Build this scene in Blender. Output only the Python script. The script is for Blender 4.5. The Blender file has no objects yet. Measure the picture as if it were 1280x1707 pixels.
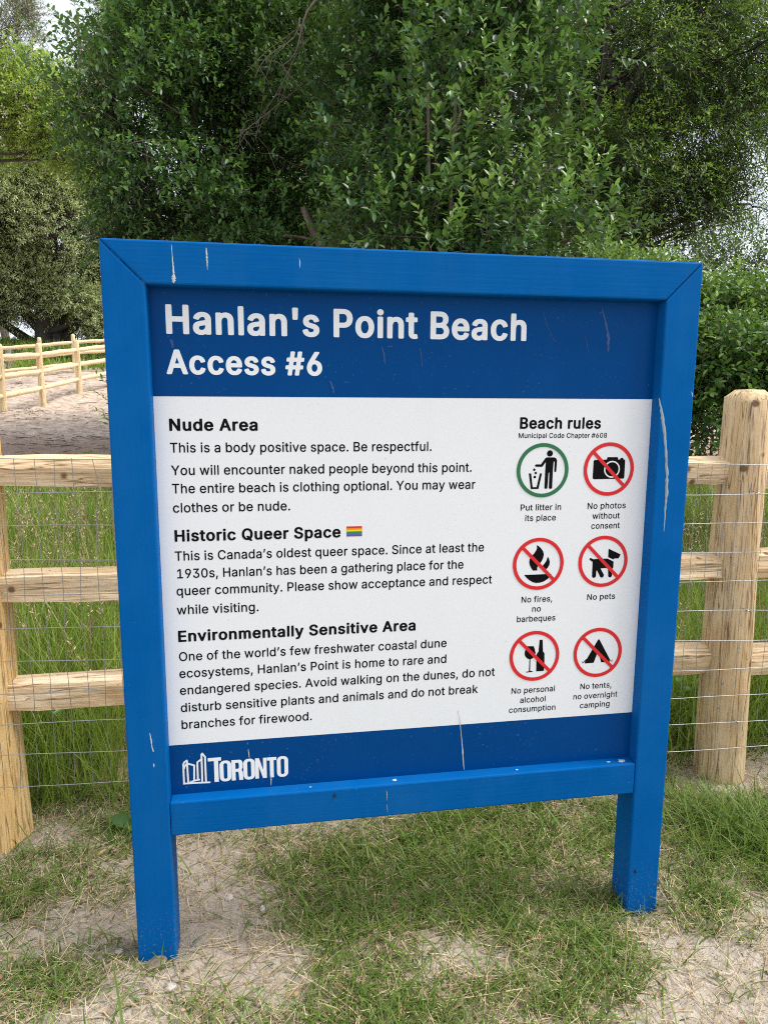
import bpy, bmesh, math, random
import numpy as np
from mathutils import Vector, Matrix
from mathutils.geometry import tessellate_polygon

scene = bpy.context.scene
COL = scene.collection
RNG = np.random.default_rng(11)
random.seed(5)

# ------------------------------------------------------------------ camera
CAM = np.array([0.33075, -1.58168, 1.36251])
RIGHT = np.array([0.986349903, -0.164573733, 0.005418048])
DOWN = np.array([-0.020602530, -0.155990044, -0.987543742])
FWD = np.array([0.163368922, 0.973952048, -0.157251400])
FOC = 1168.07                       # focal length in photo pixels (1280 x 1707)
cam = bpy.data.cameras.new("camera")
cam_o = bpy.data.objects.new("camera", cam)
COL.objects.link(cam_o)
cam.sensor_fit = 'VERTICAL'
cam.sensor_height = 24.0
cam.lens = FOC / 1707 * 24.0
cam.clip_start = 0.05
cam.clip_end = 3000
mw = Matrix.Identity(4)
for i in range(3):
    mw[i][0] = RIGHT[i]; mw[i][1] = -DOWN[i]; mw[i][2] = -FWD[i]; mw[i][3] = CAM[i]
cam_o.matrix_world = mw
scene.camera = cam_o

def at(u, v, d):                    # where a thing seen at (u, v) stands when it is d metres away along the view
    return CAM + d * (FWD + RIGHT * (u - 640) / FOC + DOWN * (v - 853.5) / FOC)

# ------------------------------------------------------------------ light
SUN_EL = math.radians(60)
SUN_AZ = math.radians(101)          # clockwise from +Y: high on the right, a little behind the camera
SUN = Vector((math.sin(SUN_AZ) * math.cos(SUN_EL), math.cos(SUN_AZ) * math.cos(SUN_EL), math.sin(SUN_EL)))
world = bpy.data.worlds.new("World")
scene.world = world
world.use_nodes = True
wn = world.node_tree
bg = wn.nodes["Background"]
sky = wn.nodes.new("ShaderNodeTexSky")
sky.sky_type = 'NISHITA'
sky.sun_disc = False
sky.sun_elevation = SUN_EL
sky.sun_rotation = SUN_AZ
sky.air_density = 1.0
sky.dust_density = 3.0
veil = wn.nodes.new("ShaderNodeMix"); veil.data_type = 'RGBA'      # thin bright cloud over the blue
veil.inputs[0].default_value = 0.62
veil.inputs[7].default_value = (13.4, 14.2, 15.4, 1)
wn.links.new(sky.outputs[0], veil.inputs[6])
wn.links.new(veil.outputs[2], bg.inputs["Color"])
bg.inputs["Strength"].default_value = 0.10
sun = bpy.data.lights.new("sun", 'SUN')
sun.energy = 4.2
sun.angle = math.radians(24)
sun.color = (1.0, 0.95, 0.87)
sun_o = bpy.data.objects.new("sun", sun)
COL.objects.link(sun_o)
sun_o.rotation_euler = SUN.to_track_quat('Z', 'Y').to_euler()
scene.view_settings.view_transform = 'Standard'
scene.view_settings.look = 'None'
scene.view_settings.gamma = 1.0
scene.view_settings.exposure = 0.18
scene.cycles.filter_width = 1.05
scene.cycles.use_denoising = False
scene.cycles.max_bounces = 8
scene.cycles.transparent_max_bounces = 4

# ------------------------------------------------------------------ node helpers
def new_mat(name):
    m = bpy.data.materials.new(name); m.use_nodes = True
    nt = m.node_tree
    return m, nt, nt.nodes["Principled BSDF"]
def N(nt, t, **kw):
    n = nt.nodes.new(t)
    for k, v in kw.items():
        if k.startswith('_'): setattr(n, k[1:], v)
        else:
            n.inputs[k.replace('__', ' ')].default_value = v
    return n
def noise(nt, vec, scale, detail=4, rough=0.55):
    n = N(nt, "ShaderNodeTexNoise"); n.inputs["Scale"].default_value = scale
    n.inputs["Detail"].default_value = detail; n.inputs["Roughness"].default_value = rough
    if vec is not None: nt.links.new(vec, n.inputs["Vector"])
    return n.outputs["Fac"]
def ramp(nt, fac, stops):
    r = nt.nodes.new("ShaderNodeValToRGB")
    e = r.color_ramp.elements
    while len(e) < len(stops): e.new(0.5)
    for el, (p, c) in zip(e, stops):
        el.position = p
        el.color = (c, c, c, 1) if isinstance(c, (int, float)) else (c[0], c[1], c[2], 1)
    nt.links.new(fac, r.inputs[0]); return r.outputs[0]
def mix(nt, fac, a, b, mode='MIX'):
    m = nt.nodes.new("ShaderNodeMix"); m.data_type = 'RGBA'; m.blend_type = mode
    if isinstance(fac, (int, float)): m.inputs[0].default_value = fac
    else: nt.links.new(fac, m.inputs[0])
    for s, x in ((6, a), (7, b)):
        if isinstance(x, tuple): m.inputs[s].default_value = (x[0], x[1], x[2], 1)
        else: nt.links.new(x, m.inputs[s])
    return m.outputs[2]
def objco(nt, scale=(1, 1, 1)):
    t = nt.nodes.new("ShaderNodeTexCoord"); mp = nt.nodes.new("ShaderNodeMapping")
    mp.inputs["Scale"].default_value = scale
    nt.links.new(t.outputs["Object"], mp.inputs["Vector"])
    return mp.outputs["Vector"]
def bump(nt, bsdf, h, strength, dist):
    b = nt.nodes.new("ShaderNodeBump"); b.inputs["Strength"].default_value = strength
    b.inputs["Distance"].default_value = dist
    nt.links.new(h, b.inputs["Height"]); nt.links.new(b.outputs[0], bsdf.inputs["Normal"])
    return b

def blue_paint(name, grain, base=(0.0, 0.096, 0.335), rough=0.45):
    m, nt, b = new_mat(name)
    g = noise(nt, objco(nt, grain), 1.0, 6, 0.65)
    fine = noise(nt, objco(nt), 9, 4)
    c = mix(nt, ramp(nt, fine, [(0.3, 0.0), (0.75, 1.0)]), base, (base[0] + 0.002, base[1] * 1.13, base[2] * 1.1))
    sp = noise(nt, objco(nt), 210, 2, 0.5)
    gate = noise(nt, objco(nt), 14, 3)
    spm = N(nt, "ShaderNodeMath", _operation='MULTIPLY')
    nt.links.new(ramp(nt, sp, [(0.735, 0.0), (0.77, 1.0)]), spm.inputs[0])
    nt.links.new(ramp(nt, gate, [(0.50, 0.0), (0.66, 0.75)]), spm.inputs[1])
    c = mix(nt, spm.outputs[0], c, (0.42, 0.50, 0.58))
    tz = nt.nodes.new("ShaderNodeTexCoord"); sz_ = nt.nodes.new("ShaderNodeSeparateXYZ"); nt.links.new(tz.outputs["Object"], sz_.inputs[0])
    spl = noise(nt, objco(nt), 150, 3, .6)
    ml = N(nt, "ShaderNodeMath", _operation='MULTIPLY')
    nt.links.new(ramp(nt, spl, [(0.57, 0.0), (0.72, 0.6)]), ml.inputs[0]); nt.links.new(ramp(nt, sz_.outputs[2], [(0.01, 0.9), (0.17, 0.0)]), ml.inputs[1])
    c = mix(nt, ml.outputs[0], c, (0.30, 0.27, 0.24))
    gr_ = noise(nt, objco(nt, (2.5, 2.5, .9)), 2.0, 7, .7)
    c = mix(nt, ramp(nt, gr_, [(0.45, 0.0), (0.75, 0.30)]), c, (0.02, 0.14, 0.36))
    nt.links.new(c, b.inputs["Base Color"])
    nt.links.new(ramp(nt, g, [(0.3, rough - .06), (0.7, rough + .12)]), b.inputs["Roughness"])
    bump(nt, b, g, 0.6, 0.0014)
    b.inputs["Specular IOR Level"].default_value = 0.035
    return m
M_BLUE_X = blue_paint("blue_paint_grain_across", (3.5, 90, 120))
M_BLUE_Z = blue_paint("blue_paint_grain_up", (120, 90, 3.5))
def flat_mat(name, col, rough=0.4, spec=0.4):
    m, nt, b = new_mat(name)
    b.inputs["Base Color"].default_value = (*col, 1); b.inputs["Roughness"].default_value = rough
    b.inputs["Specular IOR Level"].default_value = spec
    return m
def vinyl(name, col, dirt, rough=0.32, amount=0.5, smear=None, spec=0.06):
    m, nt, b = new_mat(name)
    s = noise(nt, objco(nt), 160, 2, .5)
    gate = noise(nt, objco(nt), 5, 3)
    mm = N(nt, "ShaderNodeMath", _operation='MULTIPLY')
    nt.links.new(ramp(nt, s, [(0.70, 0.0), (0.74, amount)]), mm.inputs[0])
    nt.links.new(ramp(nt, gate, [(0.42, 0.0), (0.6, 1.0)]), mm.inputs[1])
    c = mix(nt, mm.outputs[0], col, dirt)
    big = noise(nt, objco(nt, (3, 3, 1.2)), 2.2, 6, .65)
    c = mix(nt, ramp(nt, big, [(0.5, 0.0), (0.85, 0.25)]), c, smear or dirt)
    nt.links.new(c, b.inputs["Base Color"])
    nt.links.new(ramp(nt, big, [(0.3, rough - .08), (0.75, rough + .18)]), b.inputs["Roughness"])
    b.inputs["Specular IOR Level"].default_value = spec
    return m
M_WHITE = vinyl("white_panel_print", (0.79, 0.815, 0.84), (0.42, 0.43, 0.42), 0.42, 0.6, (0.72, 0.73, 0.73))
M_BAND = vinyl("deep_blue_print", (0.0, 0.054, 0.215), (0.22, 0.30, 0.42), 0.26, 0.4, (0.006, 0.085, 0.29))
M_INK = flat_mat("black_print", (0.004, 0.004, 0.005), 0.5, 0.08)
M_LETTER = vinyl("white_lettering", (0.82, 0.85, 0.87), (0.45, 0.48, 0.48), 0.4, 0.5)
M_RED = flat_mat("red_print", (0.66, 0.012, 0.018), 0.4)
M_GREEN = flat_mat("green_print", (0.018, 0.155, 0.062), 0.4)
M_DROP = flat_mat("dried_dropping", (0.50, 0.53, 0.53), 0.8)
M_SCRATCH = flat_mat("bare_scratch", (0.28, 0.33, 0.37), 0.8)
M_SCUFF = flat_mat("rubbed_scuff", (0.035, 0.085, 0.24), 0.6)
FLAG = [flat_mat("flag_stripe_" + n, c) for n, c in (("red", (.62, .02, .02)), ("orange", (.80, .22, .01)), ("yellow", (.82, .62, .02)),
                                                    ("green", (.03, .24, .06)), ("blue", (.05, .13, .42)), ("violet", (.20, .05, .30)))]

def wood(name, axis, base=(0.69, 0.425, 0.160), pale=(0.82, 0.60, 0.30), dark=(0.23, 0.115, 0.04)):
    m, nt, b = new_mat(name)
    st = {'x': (1.1, 16, 16), 'z': (16, 16, 1.1)}[axis]
    v = objco(nt, st)
    g = noise(nt, v, 1.6, 7, 0.62)
    g2 = noise(nt, objco(nt, tuple(a * 3 for a in st)), 2.2, 5, 0.6)
    blot = noise(nt, objco(nt), 5.5, 4)
    c = mix(nt, ramp(nt, g, [(0.33, 0.0), (0.66, 1.0)]), base, pale)
    c = mix(nt, ramp(nt, g2, [(0.50, 0.0), (0.68, 0.75)]), c, dark)
    c = mix(nt, ramp(nt, blot, [(0.52, 0.0), (0.72, 0.5)]), c, (base[0] * 1.05, base[1] * 0.85, base[2] * 0.6))
    kn = nt.nodes.new("ShaderNodeTexVoronoi"); kn.inputs["Scale"].default_value = 8.5
    nt.links.new(objco(nt, (1, 1, 1)), kn.inputs["Vector"])
    c = mix(nt, ramp(nt, kn.outputs["Distance"], [(0.075, 0.85), (0.13, 0.0)]), c, (0.10, 0.045, 0.018))
    cs = {'x': (.9, 30, 30), 'z': (30, 30, .9)}[axis]
    ck = noise(nt, objco(nt, cs), 1.0, 3, .5)
    c = mix(nt, ramp(nt, ck, [(0.485, 0.0), (0.497, 0.75), (0.503, 0.75), (0.515, 0.0)]), c, (0.13, 0.07, 0.03))
    st2 = noise(nt, objco(nt, {'x': (2, 7, 7), 'z': (7, 7, 2)}[axis]), 1.5, 6, .7)
    c = mix(nt, ramp(nt, st2, [(0.56, 0.0), (0.74, 0.55)]), c, (0.20, 0.13, 0.08))
    pit = noise(nt, objco(nt), 70, 3, .6)
    c = mix(nt, ramp(nt, pit, [(0.66, 0.0), (0.72, 0.7)]), c, (0.12, 0.065, 0.03))
    nt.links.new(c, b.inputs["Base Color"])
    b.inputs["Roughness"].default_value = 0.75
    b.inputs["Specular IOR Level"].default_value = 0.25
    bump(nt, b, mix(nt, 0.5, g2, ck), 1.0, 0.008)
    return m
M_WOODX = wood("split_cedar_along", 'x', (0.68, 0.475, 0.265), (0.84, 0.68, 0.47), (0.46, 0.28, 0.14))
M_WOODZ = wood("peeled_cedar_up", 'z')
M_WOODT = wood("tan_hewn_post", 'z', (0.62, 0.43, 0.225), (0.76, 0.59, 0.37), (0.20, 0.13, 0.08))
M_GREYWOOD = wood("weathered_grey_post", 'z', (0.22, 0.20, 0.18), (0.34, 0.32, 0.29), (0.10, 0.09, 0.08))
M_PEELED = wood("pale_peeled_pole", 'z', (0.76, 0.58, 0.33), (0.85, 0.71, 0.47), (0.45, 0.30, 0.15))
M_PEELEDX = wood("pale_peeled_rail", 'x', (0.78, 0.61, 0.37), (0.86, 0.73, 0.50), (0.45, 0.30, 0.15))
m, nt, b = new_mat("galvanised_wire"); M_WIRE = m
b.inputs["Base Color"].default_value = (0.36, 0.37, 0.38, 1); b.inputs["Metallic"].default_value = 0.85; b.inputs["Roughness"].default_value = 0.42

def bark(name, c0, c1):
    m, nt, b = new_mat(name)
    g = noise(nt, objco(nt, (14, 14, 3)), 1.4, 6, .7)
    nt.links.new(ramp(nt, g, [(0.3, c0), (0.7, c1)]), b.inputs["Base Color"])
    b.inputs["Roughness"].default_value = 0.9
    bump(nt, b, g, 0.8, 0.02)
    return m
M_BARK = bark("dark_bark", (0.022, 0.018, 0.015), (0.065, 0.053, 0.043))
M_BARK2 = bark("grey_brown_bark", (0.075, 0.055, 0.042), (0.19, 0.15, 0.12))
def leaf_mat(name, stops, transl=0.35, rough=0.38, spec=0.5):
    m, nt, b = new_mat(name)
    a = nt.nodes.new("ShaderNodeAttribute"); a.attribute_name = "tint"
    c = ramp(nt, a.outputs["Fac"], stops)
    nt.links.new(c, b.inputs["Base Color"])
    b.inputs["Roughness"].default_value = rough; b.inputs["Specular IOR Level"].default_value = spec
    if transl > 0:
        t = nt.nodes.new("ShaderNodeBsdfTranslucent")
        nt.links.new(mix(nt, 0.5, c, (0.16, 0.26, 0.02)), t.inputs["Color"])
        ms = nt.nodes.new("ShaderNodeMixShader"); ms.inputs[0].default_value = transl
        nt.links.new(b.outputs[0], ms.inputs[1]); nt.links.new(t.outputs[0], ms.inputs[2])
        nt.links.new(ms.outputs[0], nt.nodes["Material Output"].inputs["Surface"])
    return m
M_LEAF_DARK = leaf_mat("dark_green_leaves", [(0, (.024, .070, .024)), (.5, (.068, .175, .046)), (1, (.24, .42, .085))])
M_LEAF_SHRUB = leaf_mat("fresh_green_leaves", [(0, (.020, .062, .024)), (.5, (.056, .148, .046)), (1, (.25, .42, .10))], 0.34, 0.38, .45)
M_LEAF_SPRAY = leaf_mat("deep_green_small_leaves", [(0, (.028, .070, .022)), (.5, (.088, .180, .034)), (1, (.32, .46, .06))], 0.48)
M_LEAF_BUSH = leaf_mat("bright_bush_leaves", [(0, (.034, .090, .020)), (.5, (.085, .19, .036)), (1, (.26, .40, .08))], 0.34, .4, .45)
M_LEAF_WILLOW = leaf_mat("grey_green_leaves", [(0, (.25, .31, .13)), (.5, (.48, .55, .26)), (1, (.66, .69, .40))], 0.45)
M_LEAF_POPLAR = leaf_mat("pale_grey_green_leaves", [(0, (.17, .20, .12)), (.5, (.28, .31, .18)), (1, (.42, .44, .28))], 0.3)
M_LEAF_LOCUST = leaf_mat("yellow_green_leaves", [(0, (.15, .27, .035)), (.5, (.34, .48, .075)), (1, (.48, .60, .13))], 0.55)
M_BLOSSOM = flat_mat("cream_blossom", (0.72, 0.66, 0.52), 0.7)
M_GRASS = leaf_mat("lawn_blades", [(0, (.062, .120, .020)), (.45, (.155, .250, .042)), (.75, (.28, .34, .09)), (1, (.50, .41, .22))], 0.42, .45, .35)
M_MEADOW = leaf_mat("meadow_blades", [(0, (.10, .17, .024)), (.5, (.25, .36, .055)), (.8, (.40, .46, .12)), (1, (.46, .40, .19))], 0.45, .45, .35)
M_STRAW = leaf_mat("dry_straw", [(0, (.20, .14, .075)), (.5, (.38, .29, .165)), (1, (.58, .49, .32))], 0.0, .7, .2)

# ------------------------------------------------------------------ mesh helpers
class MB:
    def __init__(self): self.v = []; self.q = []; self.t = []; self.c = []; self.n = 0
    def add(self, v, q=None, t=None, tint=None):
        v = np.asarray(v, float).reshape(-1, 3)
        if q is not None and len(q): self.q.append(np.asarray(q, int).reshape(-1, 4) + self.n)
        if t is not None and len(t): self.t.append(np.asarray(t, int).reshape(-1, 3) + self.n)
        self.v.append(v); self.c.append(np.zeros(len(v)) if tint is None else np.asarray(tint, float).ravel())
        self.n += len(v)
    def build(self, name, mat, parent=None, smooth=True, loc=None):
        V = np.concatenate(self.v)
        if loc is not None: V = V - np.asarray(loc)
        Q = np.concatenate(self.q) if self.q else np.zeros((0, 4), int)
        T = np.concatenate(self.t) if self.t else np.zeros((0, 3), int)
        me = bpy.data.meshes.new(name)
        me.vertices.add(len(V)); me.vertices.foreach_set("co", V.ravel().astype(np.float32))
        L = np.concatenate([Q.ravel(), T.ravel()]).astype(np.int32)
        me.loops.add(len(L)); me.loops.foreach_set("vertex_index", L)
        st = np.concatenate([np.arange(len(Q)) * 4, len(Q) * 4 + np.arange(len(T)) * 3]).astype(np.int32)
        me.polygons.add(len(st)); me.polygons.foreach_set("loop_start", st)
        me.polygons.foreach_set("loop_total", np.concatenate([np.full(len(Q), 4), np.full(len(T), 3)]).astype(np.int32))
        me.polygons.foreach_set("use_smooth", np.full(len(st), smooth, dtype=bool))
        a = me.attributes.new("tint", 'FLOAT', 'POINT')
        a.data.foreach_set("value", np.concatenate(self.c).astype(np.float32))
        me.update(calc_edges=True)
        me.materials.append(mat)
        return link(name, me, parent, loc)
def link(name, me, parent=None, loc=None):
    o = bpy.data.objects.new(name, me); COL.objects.link(o)
    if parent is not None: o.parent = parent
    if loc is not None: o.location = tuple(float(x) for x in loc)
    return o
def tag(o, label=None, cat=None, group=None, kind=None):
    if label: o["label"] = label
    if cat: o["category"] = cat
    if group: o["group"] = group
    if kind: o["kind"] = kind
    return o
def thing(name, label, cat, loc=(0, 0, 0), group=None):
    o = bpy.data.objects.new(name, None); COL.objects.link(o)
    o.empty_display_size = 0.2
    o.location = tuple(float(x) for x in loc)
    return tag(o, label, cat, group)
def nrm(a): return a / np.maximum(np.linalg.norm(a, axis=-1, keepdims=True), 1e-9)
def unit(n): return nrm(RNG.normal(size=(n, 3)))
def tube(mb, pts, rad, seg=6, tint=0.0, cap=False):
    pts = np.asarray(pts, float); rad = np.broadcast_to(np.asarray(rad, float), (len(pts),))
    t = nrm(np.gradient(pts, axis=0))
    up = np.array([0, 0, 1.0]) if abs(t[0][2]) < 0.9 else np.array([1.0, 0, 0])
    a = nrm(np.cross(t, up)); c = np.cross(a, t)
    ang = np.arange(seg) * 2 * np.pi / seg
    V = pts[:, None] + rad[:, None, None] * (np.cos(ang)[None, :, None] * a[:, None] + np.sin(ang)[None, :, None] * c[:, None])
    n = len(pts); i = np.arange(n - 1)[:, None] * seg; j = np.arange(seg)[None]; k = (j + 1) % seg
    Q = np.stack([i + j, i + k, i + seg + k, i + seg + j], -1).reshape(-1, 4)
    T = None
    V = V.reshape(-1, 3)
    if cap:
        V = np.vstack([V, pts[-1:]]); e = (n - 1) * seg
        T = np.stack([e + np.arange(seg), e + (np.arange(seg) + 1) % seg, np.full(seg, n * seg)], -1)
    mb.add(V, Q, T, np.full(len(V), tint))
def prisms(mb, A, B, r, tint=0.3):
    """many thin straight twigs A -> B as 3-sided sticks"""
    n = len(A); t = nrm(B - A)
    up = np.where(np.abs(t[:, 2:3]) < .9, np.array([[0, 0, 1.]]), np.array([[1., 0, 0]]))
    a = nrm(np.cross(t, up)); c = np.cross(a, t)
    V = np.zeros((n, 6, 3))
    for k in range(3):
        w = math.cos(k * 2.094) * a + math.sin(k * 2.094) * c
        V[:, k] = A + w * r; V[:, 3 + k] = B + w * r * 0.45
    o = np.arange(n)[:, None] * 6
    Q = np.concatenate([o + np.array([[k, (k + 1) % 3, 3 + (k + 1) % 3, 3 + k]]) for k in range(3)])
    mb.add(V, Q, None, np.full(n * 6, tint))
_lat = RNG.random((24, 24, 24))
def vnoise(P):
    i = np.floor(P).astype(int); f = P - i; f = f * f * (3 - 2 * f); r = 0
    for dx in (0, 1):
        for dy in (0, 1):
            for dz in (0, 1):
                w = np.where(dx, f[..., 0], 1 - f[..., 0]) * np.where(dy, f[..., 1], 1 - f[..., 1]) * np.where(dz, f[..., 2], 1 - f[..., 2])
                r = r + w * _lat[(i[..., 0] + dx) % 24, (i[..., 1] + dy) % 24, (i[..., 2] + dz) % 24]
    return r

def box(bm, x0, x1, y0, y1, z0, z1):
    vs = [bm.verts.new(p) for p in ((x0, y0, z0), (x1, y0, z0), (x1, y1, z0), (x0, y1, z0), (x0, y0, z1), (x1, y0, z1), (x1, y1, z1), (x0, y1, z1))]
    for f in ((0, 3, 2, 1), (4, 5, 6, 7), (0, 1, 5, 4), (1, 2, 6, 5), (2, 3, 7, 6), (3, 0, 4, 7)): bm.faces.new([vs[i] for i in f])
def prism_xz(name, poly, y0, y1, mat, parent, bev=0.003):
    """outline in x, z given thickness from y0 to y1, edges slightly rounded"""
    bm = bmesh.new()
    f = [bm.verts.new((x, y0, z)) for x, z in poly]; k = [bm.verts.new((x, y1, z)) for x, z in poly]
    n = len(poly)
    bm.faces.new(f); bm.faces.new(k[::-1])
    for i in range(n): bm.faces.new((f[i], k[i], k[(i + 1) % n], f[(i + 1) % n]))
    bmesh.ops.recalc_face_normals(bm, faces=bm.faces)
    if bev: bmesh.ops.bevel(bm, geom=bm.edges[:], offset=bev, segments=2, profile=0.5, affect='EDGES')
    me = bpy.data.meshes.new(name); bm.to_mesh(me); bm.free()
    me.materials.append(mat)
    return link(name, me, parent)

# ------------------------------------------------------------------ terrain
TY = [-60, 1.5, 3, 8, 13.6, 16.1, 18.5, 20.7, 25.3, 30, 34.4, 38, 50, 80, 2000]
TZ = [0, 0, .07, .52, 1.02, 1.24, 1.52, 1.8, 2.13, 2.9, 3.9, 3.95, 3.0, 0.9, 0]
def terrain(x, y):
    z = np.interp(y, TY, TZ)
    x = np.asarray(x, float) + 0 * np.asarray(y, float)
    P = np.stack([x, np.asarray(y, float) + 0 * x, 0 * x + 3.3], -1)
    far = np.clip((np.asarray(y) - 6) / 5, 0, 1)
    z = z + ((vnoise(P * 0.45) - .5) * 0.22 + (vnoise(P * 2.6 + 4) - .5) * 0.10 + (vnoise(P * 6.0 + 9) - .5) * .07) * far
    return z
def micro(x, y):
    P = np.stack([np.asarray(x, float), np.asarray(y, float), 0 * np.asarray(x, float) + 1.7], -1)
    m = (vnoise(P * 3.1) - .5) * 0.030 + (vnoise(P * 9) - .5) * 0.014 + (vnoise(P * 27) - .5) * 0.007
    # the soil heaps a little round the near legs
    for lx in (.044, 1.314):
        rr = np.sqrt(((x - lx) / 1.1) ** 2 + (y - .043) ** 2)
        m = m + .011 * np.exp(-((rr - .10) / .035) ** 2) - .006 * np.exp(-(rr / .05) ** 2)
    m = m - 0.010 * np.exp(-((x - 1.31) ** 2 + (y - .03) ** 2) / 0.05)
    return m
def gz(x, y):
    near = np.clip(1 - (np.abs(np.asarray(y)) - 8) / 6, 0, 1)
    return terrain(x, y) + micro(x, y) * np.maximum(near, 0.6)
# grass cover of the foreground: 1 = closed turf, 0 = bare sand
PATCH = [(0.60, 0.36, .34, .14, .85), (0.52, 0.06, .24, .16, .9), (0.85, 0.15, .26, .14, .75), (0.95, 0.42, .28, .18, .75), (1.15, 0.30, .2, .2, .6),
         (-0.22, 0.02, .13, .10, .8), (-0.12, 0.28, .18, .10, .65), (-0.10, 0.60, .3, .12, .7), (1.75, 0.28, .22, .2, .95), (2.0, .15, .2, .2, .9),
         (0.60, -0.26, .2, .1, .9), (0.30, -.22, .16, .07, .75), (1.12, -.16, .16, .1, .55), (1.45, -.05, .14, .06, .4), (0.95, -.25, .2, .08, .6), (1.6, .02, .2, .07, .45), (-0.5, .3, .25, .2, .7), (1.88, .03, .18, .13, .8), (1.16, -.10, .07, .12, .6), (1.36, -.20, .07, .04, .5), (1.62, -.14, .06, .04, .5)]
BARE = [(0.13, 0.13, .17, .14, 1.1), (0.35, -.02, .08, .1, .5), (-0.05, .38, .09, .05, .6), (1.28, -.26, .12, .06, .5), (1.70, -.14, .14, .06, .4), (-.16, .20, .10, .05, .7), (-.28, .12, .08, .05, .6), (-.02, -.14, .1, .06, .7), (1.93, .52, .16, .10, .8), (-.35, .60, .12, .1, .6), (.75, -.08, .09, .05, .5)]
def cover(x, y):
    d = 0.23 + 0 * x
    for px, py, rx, ry, w in PATCH: d = d + .8 * w * np.exp(-((x - px) / rx) ** 2 - ((y - py) / ry) ** 2)
    for px, py, rx, ry, w in BARE: d = d - .75 * w * np.exp(-((x - px) / rx) ** 2 - ((y - py) / ry) ** 2)
    P = np.stack([x * 6, y * 6, 0 * x + 8.1], -1)
    d = d + (vnoise(P) - .5) * 0.75 + (vnoise(P * 2.7) - .5) * 0.5
    back = np.clip((y - 0.62) / 0.22, 0, 1)
    d = d * (1 - back) + back * (0.95 + (vnoise(P * .4) - .5) * .5)
    out = np.clip((np.maximum(np.maximum(-0.7 - x, x - 2.3), -0.45 - y)) / 0.4, 0, 1) * (1 - back)
    return np.clip(d * (1 - out) + out * (0.5 + (vnoise(P) - .5) * 1.2), 0, 1)

def graded(a, b, step, lo_lim, hi_lim, gl, gh, near=42):
    mid = list(np.arange(a, b, step)); lo = []; x, s = a, step
    while x > lo_lim: s *= gl if x > -near / 3 else 1.3; x -= s; lo.append(x)
    hi = []; x, s = mid[-1], step
    while x < hi_lim: s *= gh if x < near else 1.3; x += s; hi.append(x)
    return np.array(lo[::-1] + mid + hi)
gx = graded(-1.3, 2.9, 0.016, -900, 900, 1.04, 1.10); gy = graded(-0.7, 1.5, 0.014, -300, 1500, 1.15, 1.03)
GX, GY = np.meshgrid(gx, gy)
GZ = gz(GX, GY)
mb = MB()
nx, ny = len(gx), len(gy)
i = (np.arange(ny - 1)[:, None] * nx + np.arange(nx - 1)[None]).ravel()
veg = cover(GX, GY)
far_green = np.clip((GY - 26.5) / 2, 0, 1)
meadow = np.clip((GY - .7) / .3, 0, 1) * np.clip((8.2 - GY) / 1.2, 0, 1)
mb.add(np.stack([GX, GY, GZ], -1), np.stack([i, i + 1, i + nx + 1, i + nx], -1), None, np.maximum(np.maximum(veg * (GY < 8.5), far_green), meadow))
m, nt, b = new_mat("sandy_soil"); M_SAND = m
o = objco(nt)
n1 = noise(nt, o, 2.2, 5); n2 = noise(nt, o, 55, 4, .65); n3 = noise(nt, o, 240, 3, .6)
c = mix(nt, ramp(nt, n1, [(0.35, 0.0), (0.65, 1.0)]), (0.37, 0.31, 0.255), (0.48, 0.42, 0.35))
c = mix(nt, ramp(nt, n2, [(0.48, 0.0), (0.70, 0.65)]), c, (0.20, 0.15, 0.105))
c = mix(nt, ramp(nt, n3, [(0.56, 0.0), (0.70, 0.7)]), c, (0.62, 0.55, 0.47))
n4 = noise(nt, o, 130, 3, .6)
c = mix(nt, ramp(nt, n4, [(0.60, 0.0), (0.70, 0.75)]), c, (0.13, 0.095, 0.07))
tc = nt.nodes.new("ShaderNodeTexCoord"); sx = nt.nodes.new("ShaderNodeSeparateXYZ"); nt.links.new(tc.outputs["Object"], sx.inputs[0])
dy_ = N(nt, "ShaderNodeMath", _operation='DIVIDE'); nt.links.new(sx.outputs[1], dy_.inputs[0]); dy_.inputs[1].default_value = 20.0
nfar = noise(nt, o, 7, 6, .7)
pale = mix(nt, ramp(nt, nfar, [(0.42, 0.0), (0.62, 1.0)]), (0.36, 0.28, 0.225), (0.60, 0.49, 0.405))
c = mix(nt, ramp(nt, dy_.outputs[0], [(0.30, 0.0), (0.45, 1.0)]), c, pale)
at_ = nt.nodes.new("ShaderNodeAttribute"); at_.attribute_name = "tint"
thatch = mix(nt, ramp(nt, n2, [(0.35, 0.0), (0.65, 1.0)]), (0.09, 0.07, 0.04), (0.34, 0.265, 0.155))
c = mix(nt, ramp(nt, at_.outputs["Fac"], [(0.25, 0.0), (0.9, 0.75)]), c, thatch)
# needle litter lying in a band across the path
nl = noise(nt, objco(nt, (2.2, 7.0, 1)), 2.2, 8, .75)
ad = N(nt, "ShaderNodeMath", _operation='MULTIPLY_ADD'); nt.links.new(nl, ad.inputs[0]); ad.inputs[1].default_value = 6.0; nt.links.new(sx.outputs[1], ad.inputs[2])
dv = N(nt, "ShaderNodeMath", _operation='DIVIDE'); nt.links.new(ad.outputs[0], dv.inputs[0]); dv.inputs[1].default_value = 20.0
c = mix(nt, ramp(nt, dv.outputs[0], [(0.50, 0.0), (0.58, 0.8), (0.63, 0.75), (0.72, 0.0)]), c, mix(nt, n2, (0.15, 0.09, 0.065), (0.38, 0.26, 0.20)))
nt.links.new(c, b.inputs["Base Color"]); b.inputs["Roughness"].default_value = 0.95; b.inputs["Specular IOR Level"].default_value = 0.15
hm = mix(nt, 0.5, n2, n3)
bump(nt, b, hm, 0.9, 0.012)
tag(mb.build("ground", M_SAND), kind="structure")

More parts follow.
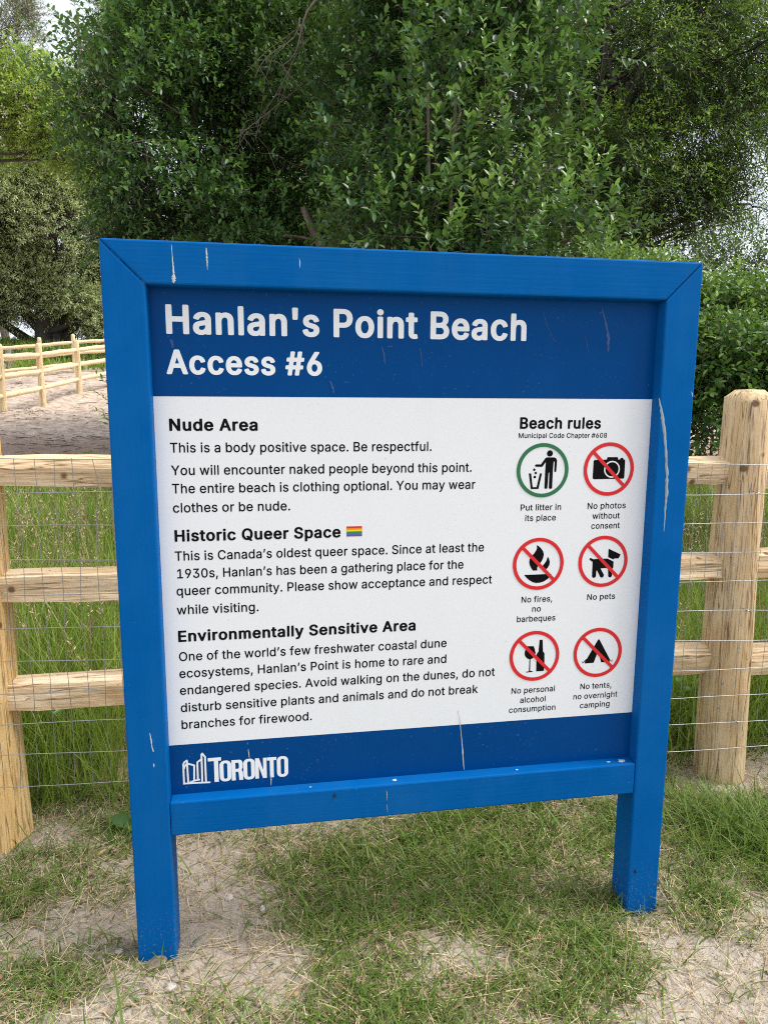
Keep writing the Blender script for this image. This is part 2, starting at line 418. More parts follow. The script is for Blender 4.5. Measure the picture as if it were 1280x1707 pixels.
# ------------------------------------------------------------------ the sign
W, T = 1.3589, 0.0885
TOP, PD, SD = 1.689, 0.0363, 0.0859
sign = thing("sign_board", "big blue timber sign board of beach access rules standing on two legs", "sign", (0, 0, 0))
g = 0.0004
prism_xz("post", [(0, -.16), (T, -.16), (T, TOP - T - g), (0, TOP - g)], 0, SD, M_BLUE_Z, sign, .0042)
prism_xz("post", [(W - T, -.16), (W, -.16), (W, TOP - g), (W - T, TOP - T - g)], 0, SD, M_BLUE_Z, sign, 0.0042)
top_rail = prism_xz("top_rail", [(g, TOP), (T + g, TOP - T), (W - T - g, TOP - T), (W - g, TOP)], -.0006, SD - .001, M_BLUE_X, sign, 0.0042)
bot_rail = prism_xz("bottom_rail", [(T + .0004, 0.3377), (W - T - .0004, 0.3377), (W - T - .0004, 0.4235), (T + .0004, 0.4235)], 0.0012, SD - .004, M_BLUE_X, sign, 0.0042)
posts = [o for o in sign.children if o.name.startswith("post")]
panel = prism_xz("panel", [(T - .004, .42), (W - T + .004, .42), (W - T + .004, 1.605), (T - .004, 1.605)], PD, PD + .012, M_WHITE, sign, 0)

def loops_mesh(name, groups, mats, parent):
    """groups: list of (loops, y, material index); each loop a list of (x, z); holes by even-odd nesting"""
    V, F, MI = [], [], []
    def inside(p, l):
        r = False
        for (x0, z0), (x1, z1) in zip(l, l[1:] + l[:1]):
            if (z0 > p[1]) != (z1 > p[1]) and p[0] < x0 + (p[1] - z0) * (x1 - x0) / (z1 - z0): r = not r
        return r
    for loops, y, mi in groups:
        loops = [list(l) for l in loops]
        par = [[k for k, m_ in enumerate(loops) if k != i_ and inside(l[0], m_)] for i_, l in enumerate(loops)]
        for i_, l in enumerate(loops):
            if par[i_]: continue
            grp_ = [l] + [loops[k] for k in range(len(loops)) if i_ in par[k]]
            flat = [p for q in grp_ for p in q]
            tris = tessellate_polygon([[Vector((p[0], p[1], 0)) for p in q] for q in grp_])
            b0 = len(V)
            V += [(p[0], y, p[1]) for p in flat]
            for t in tris:
                a, b_, c_ = (flat[k] for k in t)
                ar = (b_[0] - a[0]) * (c_[1] - a[1]) - (b_[1] - a[1]) * (c_[0] - a[0])
                if abs(ar) < 1e-12: continue
                F.append([b0 + k for k in (t if ar > 0 else t[::-1])]); MI.append(mi)
    me = bpy.data.meshes.new(name); me.from_pydata(V, [], F); me.update()
    for m_ in mats: me.materials.append(m_)
    me.polygons.foreach_set("material_index", MI)
    return link(name, me, parent)
def rect(x0, x1, z0, z1): return [(x0, z0), (x1, z0), (x1, z1), (x0, z1)]
YB = PD - .0004            # printed bands
YI = PD - .0004            # ink on white
YH = PD - .0009            # lettering on the bands
loops_mesh("header_band", [([rect(T - .003, W - T + .003, 1.3690, 1.6035)], YB, 0)], [M_BAND], panel)
loops_mesh("footer_band", [([rect(T - .003, W - T + .003, .4215, .5503)], YB, 0)], [M_BAND], panel)

